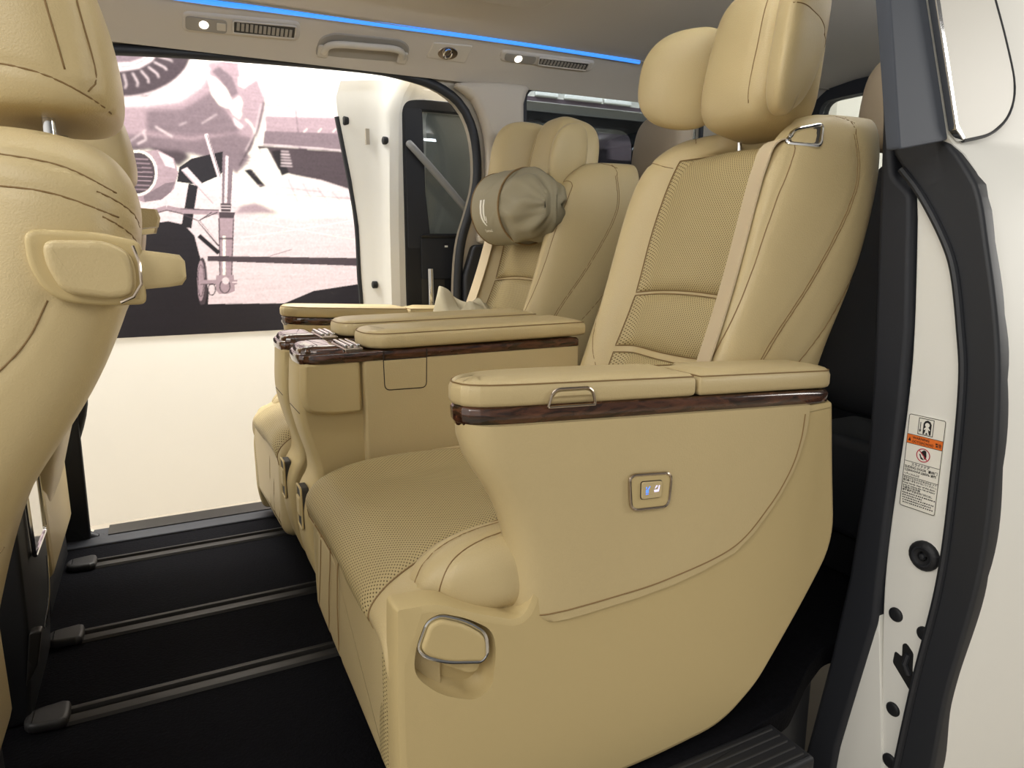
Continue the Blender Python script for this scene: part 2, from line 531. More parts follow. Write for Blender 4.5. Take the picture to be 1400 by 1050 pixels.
def patch(name, V, F, quad, d, m, parent, nu=40, nv=40, puff=0.008, edge=0.004, lift=0.001, border=True, back=False):
    """a stuffed panel laid on a body (V, F): quad = (left curve, right curve) from bottom to top, thrown along d"""
    bv = BVHTree.FromPolygons([Vector(v) for v in V], [tuple(f) for f in F])
    d = Vector(d).normalized()
    Lc = [np.array(p) for p in quad[0]]; Rc = [np.array(p) for p in quad[1]]

    def samp(C, n):
        C = catmull(C, 0.004); s = [0]
        for a, b in zip(C[:-1], C[1:]): s.append(s[-1] + np.linalg.norm(b - a))
        t = np.linspace(0, s[-1], n + 1)
        A = np.array(C)
        return np.stack([np.interp(t, s, A[:, k]) for k in range(3)], 1)
    A = samp(Lc, nv); B = samp(Rc, nv)
    P = []; uv = []; nrm = []
    bow = quad[2] if len(quad) > 2 else (0, 0)
    updir = np.array((0, 0, 1.0)) if abs(d.z) < 0.7 else np.array((1.0, 0, 0))
    for j in range(nv + 1):
        for i in range(nu + 1):
            t = i / nu; s = j / nv
            p = A[j] * (1 - t) + B[j] * t + updir * (4 * t * (1 - t)) * (bow[0] * (1 - s) + bow[1] * s)
            h = bv.ray_cast(Vector(p) - d * 0.3, d, 1.6)
            if h[0] is None:
                h = bv.find_nearest(Vector(p))
            q = np.array(h[0]); n = np.array(h[1])
            if np.dot(n, np.array(d)) > 0: n = -n
            P.append(q); nrm.append(n)
            uv.append((np.linalg.norm(B[nv // 2] - A[nv // 2]) * (t - .5), np.linalg.norm(A[nv] - A[0]) * s))
    P = np.array(P); nrm = np.array(nrm).reshape(nv + 1, nu + 1, 3)
    for _ in range(4):                      # soften the normals
        nn = nrm.copy(); nn[1:] += nrm[:-1]; nn[:-1] += nrm[1:]; nn[:, 1:] += nrm[:, :-1]; nn[:, :-1] += nrm[:, 1:]
        nrm = nn / np.linalg.norm(nn, axis=2, keepdims=True)
    nrm = nrm.reshape(-1, 3)
    W = P.copy(); k = 0
    la = np.linalg.norm(B[nv // 2] - A[nv // 2]); lb = np.linalg.norm(A[nv] - A[0])
    for j in range(nv + 1):
        for i in range(nu + 1):
            e = min(i / nu * la, (1 - i / nu) * la, j / nv * lb, (1 - j / nv) * lb)
            g = 1 - math.exp(-e / 0.014)
            W[k] = P[k] + nrm[k] * (lift - edge + (puff + edge) * g); k += 1
    Fq = []
    for j in range(nv):
        for i in range(nu):
            a = j * (nu + 1) + i; Fq.append((a, a + 1, a + nu + 2, a + nu + 1))
    # closed underside so that the panel has thickness
    n0 = len(W)
    U = P - nrm * 0.008
    Vv = list(W) + list(U)
    Fu = [tuple(x + n0 for x in reversed(f)) for f in Fq]
    rim = [i for i in range(nu + 1)] + [j * (nu + 1) + nu for j in range(1, nv + 1)] + [nv * (nu + 1) + i for i in range(nu - 1, -1, -1)] + [j * (nu + 1) for j in range(nv - 1, 0, -1)]
    Fr = [(rim[i], rim[(i + 1) % len(rim)], rim[(i + 1) % len(rim)] + n0, rim[i] + n0) for i in range(len(rim))]
    mi = [0] * (len(Fq) + len(Fu) + len(Fr)); Ff = Fq + Fu + Fr
    uvs = uv + uv
    if border:
        q = [P[i] + nrm[i] * 0.0012 for i in rim]
        tv, tfc = tube_geo(q, 0.0012, 5, True)
        o = len(Vv); Vv += tv; Ff = Ff + [tuple(x + o for x in f) for f in tfc]; mi += [1] * len(tfc); uvs += [(0.5 / 0.0062 * 0.0062, 0)] * len(tv)
    return link_mesh(name, Vv, Ff, [m, M['thread']], parent, mi, uvs, sharp=60)


def text_geo(s, size, spacing=1.0):
    c = bpy.data.curves.new('txt', 'FONT'); c.body = s; c.size = size; c.align_x = 'LEFT'; c.space_character = spacing
    c.resolution_u = 2; c.offset = 0.018 * size
    o = bpy.data.objects.new('txt', c); COL.objects.link(o)
    dg = bpy.context.evaluated_depsgraph_get()
    me = o.evaluated_get(dg).to_mesh()
    V = [tuple(v.co) for v in me.vertices]; F = [tuple(p.vertices) for p in me.polygons]
    o.evaluated_get(dg).to_mesh_clear()
    bpy.data.objects.remove(o); bpy.data.curves.remove(c)
    return V, F


def ribbon_geo(pts, wdir, w, t=0.0015):
    """flat strap along pts; wdir = width direction"""
    pts = catmull(pts, 0.012); secs = []
    for i, p in enumerate(pts):
        d = pts[min(i + 1, len(pts) - 1)] - pts[max(i - 1, 0)]; d /= np.linalg.norm(d)
        a = np.array(wdir, float); a -= d * a.dot(d); a /= np.linalg.norm(a)
        n = np.cross(d, a)
        secs.append([p - a * w / 2 - n * t, p + a * w / 2 - n * t, p + a * w / 2 + n * t, p - a * w / 2 + n * t])
    return loft(secs)

STRIP=[(-0.765, 1.006), (-0.783, 0.997), (-0.833, 0.926), (-0.86, 0.861), (-0.883, 0.757), (-0.897, 0.665), (-0.904, 0.5), (-0.903, 0.28), (-0.879, 0.047), (-0.862, -0.22), (-0.815, -0.257), (-0.816, -0.112), (-0.787, 0.228), (-0.794, 0.589), (-0.79, 0.747), (-0.772, 0.955)]
RUBBER=[(-0.713, 1.101), (-0.806, 1.096), (-0.865, 1.033), (-0.889, 0.988), (-0.91, 0.912), (-0.941, 0.788), (-0.96, 0.675), (-0.972, 0.519), (-0.973, 0.311), (-0.944, 0.055), (-0.927, -0.169), (-0.857, -0.224), (-0.876, 0.045), (-0.9, 0.279), (-0.901, 0.499), (-0.895, 0.664), (-0.881, 0.757), (-0.858, 0.861), (-0.83, 0.926), (-0.783, 0.997), (-0.741, 1.048)]
BODYSEAL=[(-0.678, 1.287), (-0.704, 1.143), (-0.724, 1.039), (-0.764, 1.002), (-0.769, 0.955), (-0.788, 0.747), (-0.791, 0.588), (-0.785, 0.227), (-0.786, 0.128), (-0.728, -0.211), (-0.721, -0.331), (-0.628, -0.404), (-0.688, -0.013), (-0.713, 0.195), (-0.729, 0.45), (-0.722, 0.666), (-0.704, 0.914), (-0.688, 1.145), (-0.666, 1.29)]
WEDGE=[(-0.786, 0.145), (-0.836, -0.241), (-0.717, -0.334), (-0.728, -0.211)]
UPL=[(1.072, 1.354), (1.107, 1.229), (1.152, 1.066), (1.282, 1.09), (1.181, 1.306), (1.147, 1.367)]
CHROME=[(1.167, 1.327), (1.179, 1.306), (1.275, 1.105), (1.3, 1.088), (1.307, 1.094), (1.282, 1.115), (1.192, 1.308), (1.182, 1.329)]
GLASS=[(1.184, 1.329), (1.192, 1.308), (1.282, 1.115), (1.308, 1.089), (1.385, 1.106), (1.43, 1.135), (1.445, 1.169), (1.437, 1.207), (1.394, 1.271), (1.347, 1.331), (1.331, 1.352)]
SHADE=[(1.188, 1.33), (1.196, 1.309), (1.286, 1.112), (1.348, 1.122), (1.339, 1.184), (1.285, 1.322), (1.276, 1.343)]
